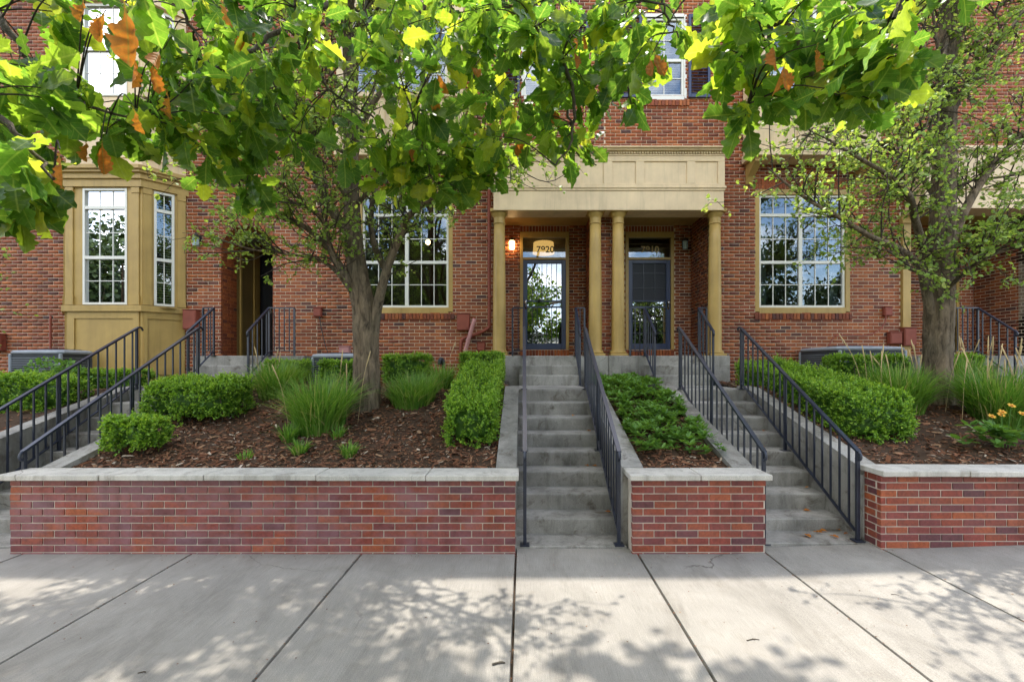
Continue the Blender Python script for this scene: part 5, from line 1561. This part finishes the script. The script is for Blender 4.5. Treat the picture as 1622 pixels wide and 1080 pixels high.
small_tree('ornamental_tree', 'thick-trunked tree with small pale leaves at the right',
    px((1484, 640, D2), (1484, 570, D2), (1487, 500, D2), (1490, 430, D2), (1493, 360, D2), (1495, 290, D2), (1497, 200, D2), (1500, 100, D2), (1502, 0, D2), (1500, -120, D2), (1490, -260, D2)),
    [.168, .16, .165, .15, .14, .132, .122, .108, .09, .055, .02],
    [(px((1478, 520, D2), (1465, 450, D2 - .1), (1455, 420, D2 - .15), (1425, 395, D2 - .5), (1380, 375, D2 - .8), (1330, 345, D2 - 1.0), (1270, 310, D2 - 1.2), (1215, 265, D2 - 1.3)), .07, .009, 1.3),
     (px((1462, 432, D2 - .1), (1440, 425, D2 - .3), (1425, 405, D2 - .5), (1380, 390, D2 - .7)), .03, .007, .5),
     (px((1470, 420, D2), (1450, 350, D2 - .2), (1440, 310, D2 - .6), (1410, 280, D2 - .9), (1360, 250, D2 - 1.2), (1310, 220, D2 - 1.4)), .06, .011, 1.3),
     (px((1500, 400, D2), (1530, 330, D2), (1560, 280, D2), (1590, 240, D2), (1640, 195, D2), (1720, 120, D2)), .07, .014, 1.4),
     (px((1505, 430, D2), (1540, 400, D2 - .2), (1580, 370, D2 - .6), (1640, 340, D2 - 1.0)), .035, .008, .9),
     (px((1500, 340, D2), (1530, 290, D2 + .2), (1590, 280, D2 + .2), (1640, 265, D2 + .2)), .035, .008, .9),
     (px((1495, 330, D2), (1450, 270, D2 + .2), (1400, 230, D2 + .3), (1330, 210, D2 + .3), (1270, 215, D2 + .3)), .045, .010, 1.2),
     (px((1497, 200, D2), (1540, 120, D2 - .2), (1590, 60, D2 - .3), (1660, -40, D2 - .3)), .05, .011, 1.2),
     (px((1500, 130, D2), (1450, 60, D2 - .3), (1400, -40, D2 - .5), (1340, -160, D2 - .5)), .05, .011, 1.0),
     (px((1500, 60, D2), (1560, -40, D2 + .2), (1640, -150, D2 + .3)), .045, .011, .9),
     (px((1488, 470, D2), (1530, 430, D2 - .5), (1560, 410, D2 - .8), (1622, 385, D2 - 1.0)), .035, .008, .9)],
    22, M['bark_brown'], 27, 8.5, .048, extra=[(6.2, 6.3, 7.3, 1.9, .9, .8, 8, .8), (4.7, 5.6, 4.5, 1.0, .4, .6, 5, .6)])
small_tree('young_tree', 'young sparse tree whose leafy twigs reach in at the left edge', [(-8.95, 6.9, 1.3), (-8.95, 6.9, 2.0), (-8.9, 6.9, 2.8), (-8.9, 6.9, 4.0)], [.05, .045, .03, .015],
    [([(-8.95, 6.9, 1.9), (-8.6, 6.8, 2.3), (-8.2, 6.7, 2.5), (-7.8, 6.6, 2.5)], .016, .005, 1.0), ([(-8.95, 6.9, 2.2), (-8.6, 6.7, 2.8), (-8.2, 6.6, 3.0), (-7.7, 6.5, 3.0)], .016, .005, 1.0),
     ([(-8.95, 6.9, 1.5), (-8.6, 6.8, 1.8), (-8.2, 6.7, 1.95), (-7.7, 6.7, 1.95)], .014, .005, .9)], 23, M['bark'], 8, 3.2, .05, n_twig=4, len_sub=.42, len_twig=.2)

# leafy low shrub at the left edge
def shrub(label, c, rx, ry, rz, n, seed, leaf=.06):
    r = np.random.default_rng(seed); t = thing('leafy_shrub', label, 'shrub', tuple(c))
    q = unit(r.normal(0, 1, (n, 3))) * (r.random((n, 1)) ** .35) * np.array((rx, ry, rz)); q[:, 2] = np.abs(q[:, 2]) + .05
    ax = unit(q / np.array((rx, ry, rz)) + r.normal(0, .6, (n, 3)))
    obj_of('foliage', leaf_mesh('foliage', q, ax, r, leaf, M['cover_leaf']), t)['kind'] = 'stuff'
    tb = Tubes()
    for i in range(22): tb.add(smooth_line([(0, 0, -.05), q[i] * .5 + r.normal(0, .02, 3), q[i]], 3), .004, 4)
    obj_of('stems', tb.mesh('stems', M['twig']), t)['kind'] = 'stuff'
shrub('broad-leaved low shrub before the condenser at the left edge', (-7.35, 7.1, 1.38), .55, .35, .42, 600, 4)

# ------------------------------------------------------------------ the oak overhead
def oak_leaf_template(seed, lod=False):
    """Obovate oak leaf with rounded lobes: local y along the midrib 0..1, x across, z curl."""
    r = np.random.default_rng(seed)
    env = lambda t: .335 * math.sin(math.pi * min(1, max(0, t)) ** 1.45) ** .8 if 0 < t < 1 else 0
    ns, dep = r.uniform(4.6, 5.6), r.uniform(.26, .4)
    st = [(0, .012), (.07, .014)]
    for t in np.linspace(.13, .985, 21):
        lob = .5 + .5 * math.cos(2 * math.pi * ((t - .2) * ns))
        st.append((float(t), max(.014, env(t) * (1 - dep * (1 - lob ** .6)))))
    st.append((1, .01))
    if lod: st = [(0, .012), (.2, .14), (.42, .24), (.62, .29), (.8, .30), (.93, .19), (1, .01)]
    curl, fold, tw, wav = r.uniform(.05, .42), r.uniform(.05, .5), r.uniform(-.25, .25), r.uniform(.01, .05)
    V, UV = [], []
    for t, w in st:
        for s_, k_ in ((-1, 0), (0, 1), (1, 2)):
            ww = w * (1 + (r.uniform(-.07, .07) if s_ else 0))
            tt = t + (.0 if s_ == 0 else .035 * (1 - t) * (w > .05))
            x = s_ * ww; z = -curl * t * t * .5 + abs(x) * fold + tw * x * t + (wav * math.sin(t * 19 + s_ * 1.3) if s_ else 0)
            V.append((x, tt, z)); UV.append((.5 + x / .72, tt))
    Fq = []
    for i in range(len(st) - 1):
        a = i * 3
        Fq += [(a, a + 1, a + 4, a + 3), (a + 1, a + 2, a + 5, a + 4)]
    V = np.array(V); V[:, 1] += .14; Fq = np.array(Fq)
    n = len(V)                                                   # leaf stalk
    V = np.concatenate([V, [(-.008, 0, .02), (.008, 0, .02), (.008, .15, 0), (-.008, .15, 0)]]); UV = UV + [(.5, 0)] * 4
    Fq = np.concatenate([Fq, [(n, n + 1, n + 2, n + 3)]])
    return V, Fq, np.array(UV)
LEAVES = [oak_leaf_template(s_) for s_ in range(6)]
LOD = [oak_leaf_template(s_, True) for s_ in range(20, 23)]
leaf_meshes = [mesh_arrays('leaf', v, f, M['oak_leaf'], uv=uv, smooth=True) for v, f, uv in LEAVES]
def dry_template(seed):
    v, f, uv = oak_leaf_template(seed); v = v.copy(); a = v[:, 0] * 4.0
    v[:, 2] += .2 * (1 - np.cos(a)); v[:, 0] = .22 * np.sin(a); v[:, 2] += .25 * (v[:, 1] - .5) ** 2
    return v, f, uv
dry_meshes = [mesh_arrays('dry_leaf', *dry_template(s_)[:2], M['dry_leaf'], uv=dry_template(s_)[2], smooth=True) for s_ in (31, 32, 33)]

r = np.random.default_rng(41)
OAK = np.array((-1.1, -1.6, -.03))
oak = thing('oak_tree', 'oak whose lobed green leaves and a few dry brown ones hang across the top', 'tree', tuple(OAK))
me, _, _ = trunk_mesh('trunk', [(0, 0, 0), (.02, 0, 1.2), (0, .05, 2.4), (.1, .3, 3.6), (.2, .6, 5), (.2, .9, 7), (.2, 1.2, 9)], [.24, .21, .19, .16, .12, .07, .03], M['bark'], 41)
obj_of('trunk', me, oak)
W2L = lambda p: np.asarray(p, float) - OAK
limbs = []
for pts, r0, r1 in (([(-1.0, -1.2, 2.9), (-1.6, .6, 4.3), (-1.7, 2.2, 4.7), (-1.2, 3.6, 4.9), (-.8, 5.2, 6.3)], .09, .03),
                    ([(-1.0, -1.2, 3.2), (-.4, .8, 4.6), (.1, 2.4, 4.9), (.5, 3.8, 5.5), (.8, 5.8, 7.0)], .09, .03),
                    ([(-.95, -1.1, 3.0), (.3, .2, 4.0), (1.3, 1.2, 4.3), (2.2, 2.0, 4.2), (3.0, 2.6, 4.4)], .08, .02),
                    ([(-1.0, -1.2, 2.8), (-2.2, .2, 3.9), (-3.0, 1.4, 4.3), (-3.6, 2.8, 4.9), (-3.8, 4.8, 6.2)], .08, .025),
                    ([(-.9, -.9, 4.0), (-.9, 1.5, 6.0), (-1.2, 3.5, 7.0), (-1.6, 5.6, 7.6)], .08, .02)):
    tb = Tubes(); ln, rd = limb(tb, [W2L(p) for p in pts], r0, r1, 9); limbs.append((ln, rd)); obj_of('limb', tb.mesh('limb', M['bark']), oak)
limb_pts = np.concatenate([l for l, _ in limbs])

# boughs seen in the photograph (pixel, pixel, metres)
boughs = [
    [(640, -60, 3.6), (560, -20, 3.3), (500, 20, 3.1), (430, 55, 3.0), (395, 85, 2.9), (325, 115, 2.75), (270, 145, 2.65), (215, 178, 2.55), (180, 215, 2.45)],
    [(325, 115, 2.75), (355, 190, 2.85), (368, 265, 2.95), (395, 315, 3.0)],
    [(325, 115, 2.75), (305, 60, 2.6), (285, 0, 2.5), (265, -80, 2.5)],
    [(-80, -80, 2.3), (0, 30, 2.2), (50, 92, 2.2), (100, 130, 2.25), (145, 170, 2.3), (230, 190, 2.45)],
    [(-90, 120, 1.75), (0, 190, 1.65), (45, 235, 1.65), (85, 285, 1.65)],
    [(-80, 230, 2.2), (5, 265, 2.2), (45, 315, 2.2), (60, 350, 2.2)],
    [(575, -70, 3.0), (590, 75, 3.05), (640, 150, 3.1), (665, 220, 3.15), (690, 290, 3.2)],
    [(800, -80, 3.4), (802, 30, 3.3), (830, 70, 3.3), (868, 120, 3.3), (898, 170, 3.3), (915, 240, 3.3), (945, 262, 3.3)],
    [(840, -60, 2.8), (850, 40, 2.8), (890, 95, 2.8), (910, 160, 2.8), (905, 220, 2.8), (880, 262, 2.8)],
    [(870, -50, 3.0), (900, 45, 3.0), (958, 60, 3.0), (990, 110, 3.0), (1000, 165, 3.0)],
    [(1120, -70, 2.3), (1185, 0, 2.2), (1215, 25, 2.2), (1260, 55, 2.15), (1282, 82, 2.1), (1330, 88, 2.1), (1390, 105, 2.0)],
    [(1222, 32, 2.2), (1210, 100, 2.15), (1185, 165, 2.1)],
    [(1282, 82, 2.1), (1292, 130, 2.1), (1325, 150, 2.05)],
    [(1500, -120, 1.15), (1450, -50, 1.12), (1425, -10, 1.1), (1415, 30, 1.08)],
    [(700, -70, 3.4), (722, 60, 3.4), (762, 140, 3.4), (800, 205, 3.5), (775, 280, 3.5)],
    [(470, -70, 2.7), (472, 60, 2.75), (520, 140, 2.9), (600, 195, 3.05), (620, 260, 3.1)],
    [(1040, -80, 2.6), (1045, -20, 2.6), (1060, 30, 2.6), (1075, 60, 2.6)],
    [(215, -90, 1.25), (218, -40, 1.25), (222, -10, 1.22)],
    [(980, -80, 3.2), (985, -10, 3.2), (1000, 60, 3.2), (1010, 110, 3.2)],
    [(1330, -80, 2.4), (1340, -20, 2.4), (1360, 40, 2.35), (1400, 80, 2.3)],
    [(420, -70, 3.3), (410, 40, 3.3), (440, 160, 3.3), (480, 260, 3.4), (520, 290, 3.4)]]
bough_pts = []
tb = Tubes()
for b in boughs:
    pts = [W2L(P(*q)) for q in b]
    thick = .027 if len(b) > 5 else .013
    if b[0][1] < -30:                                            # reach back to a main limb above the frame
        q = limb_pts[np.argmin(np.linalg.norm(limb_pts - pts[0] - np.array((0, -.2, .5)), axis=1))]
        m_ = (q + pts[0]) / 2 + np.array((0, 0, .12)); pts = [q, m_] + pts
    ln = smooth_line(pts, 5); ln[2:-1] += r.normal(0, .008, (len(ln) - 3, 3))
    tb.add(ln, np.linspace(thick, .0045, len(ln)), 7); bough_pts.append(ln)
obj_of('boughs', tb.mesh('boughs', M['bark']), oak)['kind'] = 'stuff'
bough_pts = np.concatenate(bough_pts)

# leaf clusters at twig ends: (u0, u1, v0, v1, depth range, clusters)
zones = [
    (200, 560, -20, 130, 2.2, 3.4, 48), (200, 420, 120, 225, 2.3, 3.1, 26), (330, 600, 130, 240, 2.6, 3.4, 20), (250, 430, 215, 290, 2.6, 3.1, 6), (370, 420, 280, 325, 2.9, 3.0, 4),
    (560, 860, -20, 130, 2.4, 3.6, 62), (600, 880, 130, 240, 2.7, 3.6, 42), (575, 740, 230, 310, 3.0, 3.4, 22), (720, 830, 230, 290, 3.2, 3.6, 16), (830, 950, 200, 262, 2.8, 3.4, 9),
    (850, 1010, -20, 120, 2.4, 3.3, 32), (880, 1010, 110, 185, 2.7, 3.3, 13), (1000, 1085, -30, 50, 2.5, 3.0, 5), (1010, 1040, 70, 120, 2.6, 2.9, 3),
    (0, 130, 95, 230, 1.8, 2.6, 25), (0, 80, 200, 330, 1.55, 2.3, 9), (-20, 60, 290, 350, 2.0, 2.4, 6), (110, 210, 150, 240, 2.2, 2.6, 7), (20, 120, -30, 20, 2.1, 2.6, 4), (90, 220, -30, 30, 1.9, 2.5, 4),
    (1130, 1420, -40, 75, 1.7, 2.5, 32), (1130, 1240, 75, 170, 2.0, 2.3, 6), (1240, 1420, 70, 170, 1.9, 2.3, 16), (1400, 1450, 60, 130, 1.8, 2.0, 4), (1420, 1600, -70, -15, 1.6, 2.2, 7)]
clus = []
for u0, u1, v0, v1, d0, d1, n in zones:
    for _ in range(n): clus.append((r.uniform(u0, u1), r.uniform(v0, v1), r.uniform(d0, d1), 5))
clus += [(1418, 30, 1.08, 3), (222, -14, 1.22, 3), (55, 225, 1.55, 3), (1305, 140, 1.75, 3), (1180, 185, 2.1, 5), (1330, 150, 2.0, 4), (745, 280, 3.4, 5), (650, 300, 3.2, 5), (395, 320, 3.0, 4), (20, 350, 2.1, 5), (60, 330, 2.15, 4)]
tb = Tubes(); L_loc, L_ax, L_nr, L_sc, L_var = [], [], [], [], []
for (u, v, d, k_) in clus:
    c = W2L(P(u, v, d))
    j = np.argmin(np.linalg.norm(bough_pts - c - np.array((0, 0, .08)), axis=1)); q = bough_pts[j]
    dist = np.linalg.norm(c - q); mid = (q + c) / 2 + np.array((0, 0, .12 * dist)) + r.normal(0, .04, 3) * min(1, dist)
    ln = smooth_line([q, mid, c], 5); tb.add(ln, np.linspace(.0045, .002, len(ln)), 5)
    t = unit(ln[-1] - ln[-3])
    for i in range(k_ + int(r.integers(0, 3))):
        a = unit(t * .35 + r.normal(0, .75, 3) + np.array((0, 0, -.42)))
        nn = unit(np.array((0, -.35, .55)) + r.normal(0, .6, 3))
        s_ = r.uniform(.10, .2); p = c - t * r.uniform(0, .09)
        L_loc.append(p); L_ax.append(a); L_nr.append(nn); L_sc.append(s_); L_var.append(int(r.integers(0, 6)))
obj_of('twigs', tb.mesh('twigs', M['twig']), oak)['kind'] = 'stuff'
L_loc, L_ax, L_nr, L_sc, L_var = map(np.array, (L_loc, L_ax, L_nr, L_sc, L_var))
Rm = frames(L_ax, L_nr)
# the 300 leaves that show largest are objects of their own
dist = np.linalg.norm(L_loc + OAK - np.array((0, 0, EYE)), axis=1)
rel = L_loc + OAK - np.array((0, 0, EYE)); vv = V0 - F * rel[:, 2] / np.maximum(rel[:, 1], .3)
order = np.argsort(-(L_sc / dist) * (vv > -20)); big = order[:300]; rest = order[300:]
for i in big:
    mt = Matrix(Rm[i].tolist()).to_4x4() @ Matrix.Scale(float(L_sc[i]), 4); mt.translation = Vector(L_loc[i])
    o = obj_of('leaf', leaf_meshes[L_var[i]], oak); o.matrix_local = mt
def joined_leaves(idx, temps, R_, loc, sc, var):
    Vs, Fs, Us, Ts, n = [], [], [], [], 0
    for k_, (tv, tf, tuv) in enumerate(temps):
        s_ = idx[var[idx] % len(temps) == k_]
        if not len(s_): continue
        V, Fc, uv = scatter(tv, tf, R_[s_], loc[s_], sc[s_], tuv); Vs.append(V); Fs.append(Fc + n); Us.append(uv); Ts.append(np.repeat(r.random(len(s_)), len(tv))); n += len(V)
    return np.concatenate(Vs), np.concatenate(Fs), np.concatenate(Us), np.concatenate(Ts)
V, Fc, uv, ti = joined_leaves(rest, LEAVES, Rm, L_loc, L_sc, L_var)
obj_of('foliage', mesh_arrays('foliage', V, Fc, M['oak_leaf'], tint=ti, uv=uv, smooth=True), oak)['kind'] = 'stuff'
# dry brown leaves where the photograph shows them
tb = Tubes()
for u, v, d in ((200, 18, 1.35), (212, 98, 2.4), (238, 108, 2.4), (255, 92, 2.45), (390, 62, 2.8), (385, 50, 2.8), (155, 38, 2.2), (168, 30, 2.2), (212, 182, 2.4), (160, 235, 2.4), (138, 232, 2.4), (265, 150, 2.6), (690, 125, 3.0), (683, 155, 3.0),
                (750, 120, 3.1), (915, 75, 2.8), (925, 65, 2.8), (908, 92, 2.8), (1030, 105, 2.6), (1035, 95, 2.6), (1238, 115, 2.05), (1245, 105, 2.1), (1292, 85, 2.05), (830, 225, 3.2), (640, 230, 3.1), (875, 185, 3.2), (95, 250, 1.8), (348, 0, 2.6), (135, 12, 2.2), (1225, 80, 2.1)):
    a = unit(np.array((0, 0, -1.0)) + r.normal(0, .35, 3)); nn = unit(r.normal(0, 1, 3) + np.array((0, -.6, 0)))
    mt = Matrix(frames(a[None], nn[None])[0].tolist()).to_4x4() @ Matrix.Scale(float(r.uniform(.10, .15)), 4); mt.translation = Vector(W2L(P(u, v - 14, d - .3)))
    o = obj_of('dry_leaf', dry_meshes[int(r.integers(0, 3))], oak); o.matrix_local = mt
    c = np.array(mt.translation); q = bough_pts[np.argmin(np.linalg.norm(bough_pts - c - np.array((0, 0, .08)), axis=1))]
    tb.add(smooth_line([q, (q + c) / 2 + np.array((0, 0, .08)), c], 4), np.linspace(.004, .0018, 9), 5)
obj_of('dead_twigs', tb.mesh('dead_twigs', M['twig']), oak)['kind'] = 'stuff'
# the rest of the crown, above the frame
def crown_cloud(centres, n, seed):
    rr = np.random.default_rng(seed); P_, A_ = [], []
    out = []
    tbx = Tubes()
    for (cx, cy_, cz, ex, ey, ez, w) in centres:
        for _ in range(int(n * w)):
            q = unit(rr.normal(0, 1, 3)) * rr.random() ** .4 * np.array((ex, ey, ez)) + np.array((cx, cy_, cz))
            if q[1] > .3 and (V0 - F * (q[2] - .25 - EYE) / q[1]) > -15 and abs(q[0]) < 1.3 * q[1] + .5: continue      # nothing hangs into view that is not there
            out.append(q)
    locs, axs, nrs, scs, vr = [], [], [], [], []
    for q in out:
        c = W2L(q); b = limb_pts[np.argmin(np.linalg.norm(limb_pts - c, axis=1))]
        tbx.add(np.array([c + unit(b - c) * .5, c + unit(b - c) * .22 + rr.normal(0, .03, 3), c]), np.array([.008, .005, .002]), 4)
        for _ in range(7):
            locs.append(c + rr.normal(0, .07, 3)); axs.append(unit(rr.normal(0, .8, 3) + np.array((0, 0, -.3)))); nrs.append(unit(np.array((0, 0, .8)) + rr.normal(0, .5, 3))); scs.append(rr.uniform(.12, .2)); vr.append(int(rr.integers(0, 3)))
    locs, axs, nrs, scs, vr = map(np.array, (locs, axs, nrs, scs, vr))
    V, Fc, uv, ti = joined_leaves(np.arange(len(locs)), LOD, frames(axs, nrs), locs, scs, vr)
    obj_of('crown', mesh_arrays('crown', V, Fc, M['oak_leaf'], tint=ti, uv=uv, smooth=True), oak)['kind'] = 'stuff'
    obj_of('crown_twigs', tbx.mesh('crown_twigs', M['twig']), oak)['kind'] = 'stuff'
CROWN = [(-1.5, -.6, 5.0, 3.0, 1.6, 1.5, 1.0), (-2.6, 4.9, 7.3, 1.5, .9, .7, .16), (1.0, 5.9, 6.95, 1.0, .5, .5, .16), (-1.0, 6.2, 7.6, 1.0, .4, .4, .06), (-.9, 5.4, 7.6, 1.2, .9, .6, .10), (2.6, -.4, 5.0, 1.4, 1.2, .8, .24), (-1.0, 1.0, 7.6, 2.4, 1.6, 1.2, .4), (-4.0, 4.9, 6.9, 1.0, .8, .6, .10)]
crown_cloud(CROWN, 520, 77)

# ------------------------------------------------------------------ across the street (seen in the glass)
def street_tree(label, x, y, h, seed, src=None):
    rr = np.random.default_rng(seed)
    if src is not None:
        o = src.copy(); link(o); o.location = (x, y, -.3); o.rotation_euler = (0, 0, seed * 1.3); o.scale = (h / 8, h / 8, h / 8); o['label'] = label
        for c in src.children:
            cc = c.copy(); link(cc); cc.parent = o
        return o
    t = thing('street_tree', label, 'tree', (x, y, -.3), 'trees across the street')
    me, _, _ = trunk_mesh('trunk', [(0, 0, 0), (.05, 0, 1.5), (0, .1, 3), (.1, .1, 5), (.1, .1, 7)], [.2, .17, .14, .09, .03], M['bark'], seed, sides=16)
    obj_of('trunk', me, t)
    tbx = Tubes(); P_, A_ = [], []
    for i in range(26):
        a = rr.uniform(0, 6.28); z0 = rr.uniform(2.2, 6); L = rr.uniform(1.2, 2.6) * (1.15 - (z0 - 2) / 8)
        p0 = np.array((.05, .05, z0)); p1 = p0 + np.array((math.cos(a) * L * .6, math.sin(a) * L * .6, .5)); p2 = p0 + np.array((math.cos(a) * L, math.sin(a) * L, .9 + rr.uniform(0, .8)))
        tbx.add(smooth_line([p0, p1, p2], 4), np.linspace(.05, .01, 9), 5)
        for _ in range(330):
            q = p0 + (p2 - p0) * rr.uniform(.35, 1.1) + rr.normal(0, .33, 3); P_.append(q); A_.append(unit(rr.normal(0, 1, 3)))
    obj_of('branches', tbx.mesh('branches', M['bark']), t)['kind'] = 'stuff'
    obj_of('crown', leaf_mesh('crown', np.array(P_), np.array(A_), rr, .2, M['far_leaf']), t)['kind'] = 'stuff'
    return t
s0 = street_tree('street tree across the road, reflected beside the bars of the glass door', -.9, -13.0, 8, 1)
for i, (x, y, h, lb) in enumerate(((-9.0, -12.6, 12.0, 'tall street tree across the road, reflected in the window behind the slim tree'), (-5.2, -14.5, 9.5, 'shorter street tree beside the tall one reflected behind the slim tree'),
                                   (8.9, -12.8, 7.5, 'street tree across the road, reflected in the door with the dark screen'), (15.6, -12.6, 10.5, 'tall street tree across the road, reflected at the left of the right window'),
                                   (20.8, -13.2, 8.0, 'shorter street tree reflected low in the right window'), (-27.8, -12.4, 12.0, 'tall street tree across the road, reflected in the bay window'),
                                   (-31.5, -14.0, 11.0, 'street tree across the road, left of the one reflected in the bay window'), (-22.5, -12.9, 10.0, 'street tree across the road, reflected at the side of the bay window'))):
    street_tree(lb, x, y, h, i + 2, s0)
t = thing('apartment_building', 'low pale building across the street, seen only as a reflection', 'building', (9, -38, -.35))
m = MB(); m.box(-16, 16, -8, 0, 0, 5.6); m.build('wall', M['coping'], t)
m = MB(); m.box(-16.3, 16.3, -8.3, .3, 5.6, 6.0); m.build('roof', M['roofing'], t)
for i in range(10):
    for zz in (.9, 3.4):
        m = MB(); m.box(-14.6 + i * 3, -13.2 + i * 3, -.02, .03, zz, zz + 1.5); w = m.build('window', M['white'], t)
        m = MB(); m.box(-14.5 + i * 3, -13.3 + i * 3, .03, .04, zz + .1, zz + 1.4); m.build('pane', M['dark'], w)

# ------------------------------------------------------------------ litter on the steps and pavement
r = np.random.default_rng(9)
def fallen(label, x, y, z, s_, k_=0):
    o = obj_of('fallen_leaf', dry_meshes[k_ % 3]); tag(o, label, 'leaf', 'fallen leaves on the steps')
    a = unit(np.array((r.normal(), r.normal(), .05)))
    mt = Matrix(frames(a[None], np.array([(0, 0, 1.)]))[0].tolist()).to_4x4() @ Matrix.Scale(s_, 4); mt.translation = (x, y, z + .012); o.matrix_world = mt
for i, (dx, dy, lb) in enumerate(((2.80, .10, 'leftmost curled dry leaf of the pile at the foot of the right-hand steps'), (2.92, .05, 'curled dry leaf second from the left in the pile below the right-hand steps'), (3.02, .14, 'pale dry leaf in the middle of the pile below the right-hand steps'),
                                  (3.10, .06, 'dry leaf right of the middle of the pile below the right-hand steps'), (3.19, .12, 'dry leaf near the post foot of the long railing'), (3.25, .04, 'rightmost dry leaf of the pile, tucked against the cheek wall'))):
    fallen(lb, dx, Y1 - dy, .05, r.uniform(.06, .1), i)
for st_i, x, lb in ((0, .86, 'dry leaf on the lowest tread of the central steps'), (2, .90, 'yellowish dry leaf at the right end of the third central tread'), (2, .80, 'small dry leaf beside the yellowish one on the third central tread'), (4, .84, 'dry leaf on the fifth tread of the central steps'), (5, .72, 'dry leaf on the sixth tread of the central steps')):
    fallen(lb, x, Y1 + st_i * TREAD + .2, (st_i + 1) * RISE, r.uniform(.06, .09), st_i)
for st_i, x, lb in ((0, 3.1, 'dry leaf on the lowest tread of the right-hand steps'), (1, 3.18, 'dry leaf on the second tread of the right-hand steps'), (3, 3.05, 'dry leaf on the fourth tread of the right-hand steps'), (4, 3.2, 'dry leaf on the fifth tread of the right-hand steps')):
    fallen(lb, x, Y1 + st_i * TREAD + .2, (st_i + 1) * RISE, r.uniform(.05, .09), st_i)
def twig_on_ground(label, u, v, L, th, a):
    d = (EYE) * F / (v - V0); x = X(u, d); gz = ground_z(x); t = thing('twig', label, 'twig', (x, d, gz))
    p = np.array((math.cos(a), math.sin(a), 0)) * L / 2
    m = MB(); m.tube(smooth_line([-p + (0, 0, th), np.array((0.01, .012, th * 1.1)), p + (0, 0, th)], 4), [th, th * 1.1, th, th, th * .9, th, th * .8, th * .8, th * .6], 6); m.build('stem', M['bark'], t)
    m = MB(); m.tube([p * .2 + (0, 0, th), p * .2 + np.array((-p[1] * .5, p[0] * .5, th * 1.5))], [th * .6, th * .3], 5); m.build('side_shoot', M['bark'], t)
twig_on_ground('thick dark twig lying on the pavement below the central steps', 790, 1052, .075, .006, .2)
twig_on_ground('thin brown twig lying on the pavement at the right', 1193, 1014, .085, .003, .1)
twig_on_ground('short dark twig lying on the sunlit pavement', 1418, 948, .05, .002, -.3)
twig_on_ground('small brown twig lying on the pavement at the left', 224, 1066, .04, .003, .0)
# crumbs of leaf and bark along the joints
n = 420
x = r.uniform(-4, 4.2, n); y = 2.4 + 1.8 * r.random(n) ** .7
jn = np.array(joints); k_ = r.random(n) < .55; x[k_] = jn[r.integers(3, 11, k_.sum())] + r.normal(0, .012, k_.sum())
k2 = r.random(n) < .2; y[k2] = 4.17 - np.abs(r.normal(0, .03, k2.sum()))
loc = np.stack([x, y, np.array([ground_z(a) for a in x]) + .003], 1)
tv = np.array([(-.5, -.2, 0), (.5, -.25, 0), (.4, .2, 0), (-.4, .25, 0), (0, 0, .3)]); tf = np.array([(0, 1, 4), (1, 2, 4), (2, 3, 4), (3, 0, 4)])
a = r.uniform(0, 6.28, n); V, Fc, _ = scatter(tv, tf, frames(np.stack([np.cos(a), np.sin(a), 0 * a], 1), np.tile((0, 0, 1.), (n, 1))), loc, r.uniform(.004, .014, n))
tag(obj_of('pavement_litter', mesh_arrays('pavement_litter', V, Fc, M['chips'], tint=np.repeat(r.random(n), 5))), 'dark crumbs of bark and leaf scattered along the pavement joints', 'litter', kind='stuff')
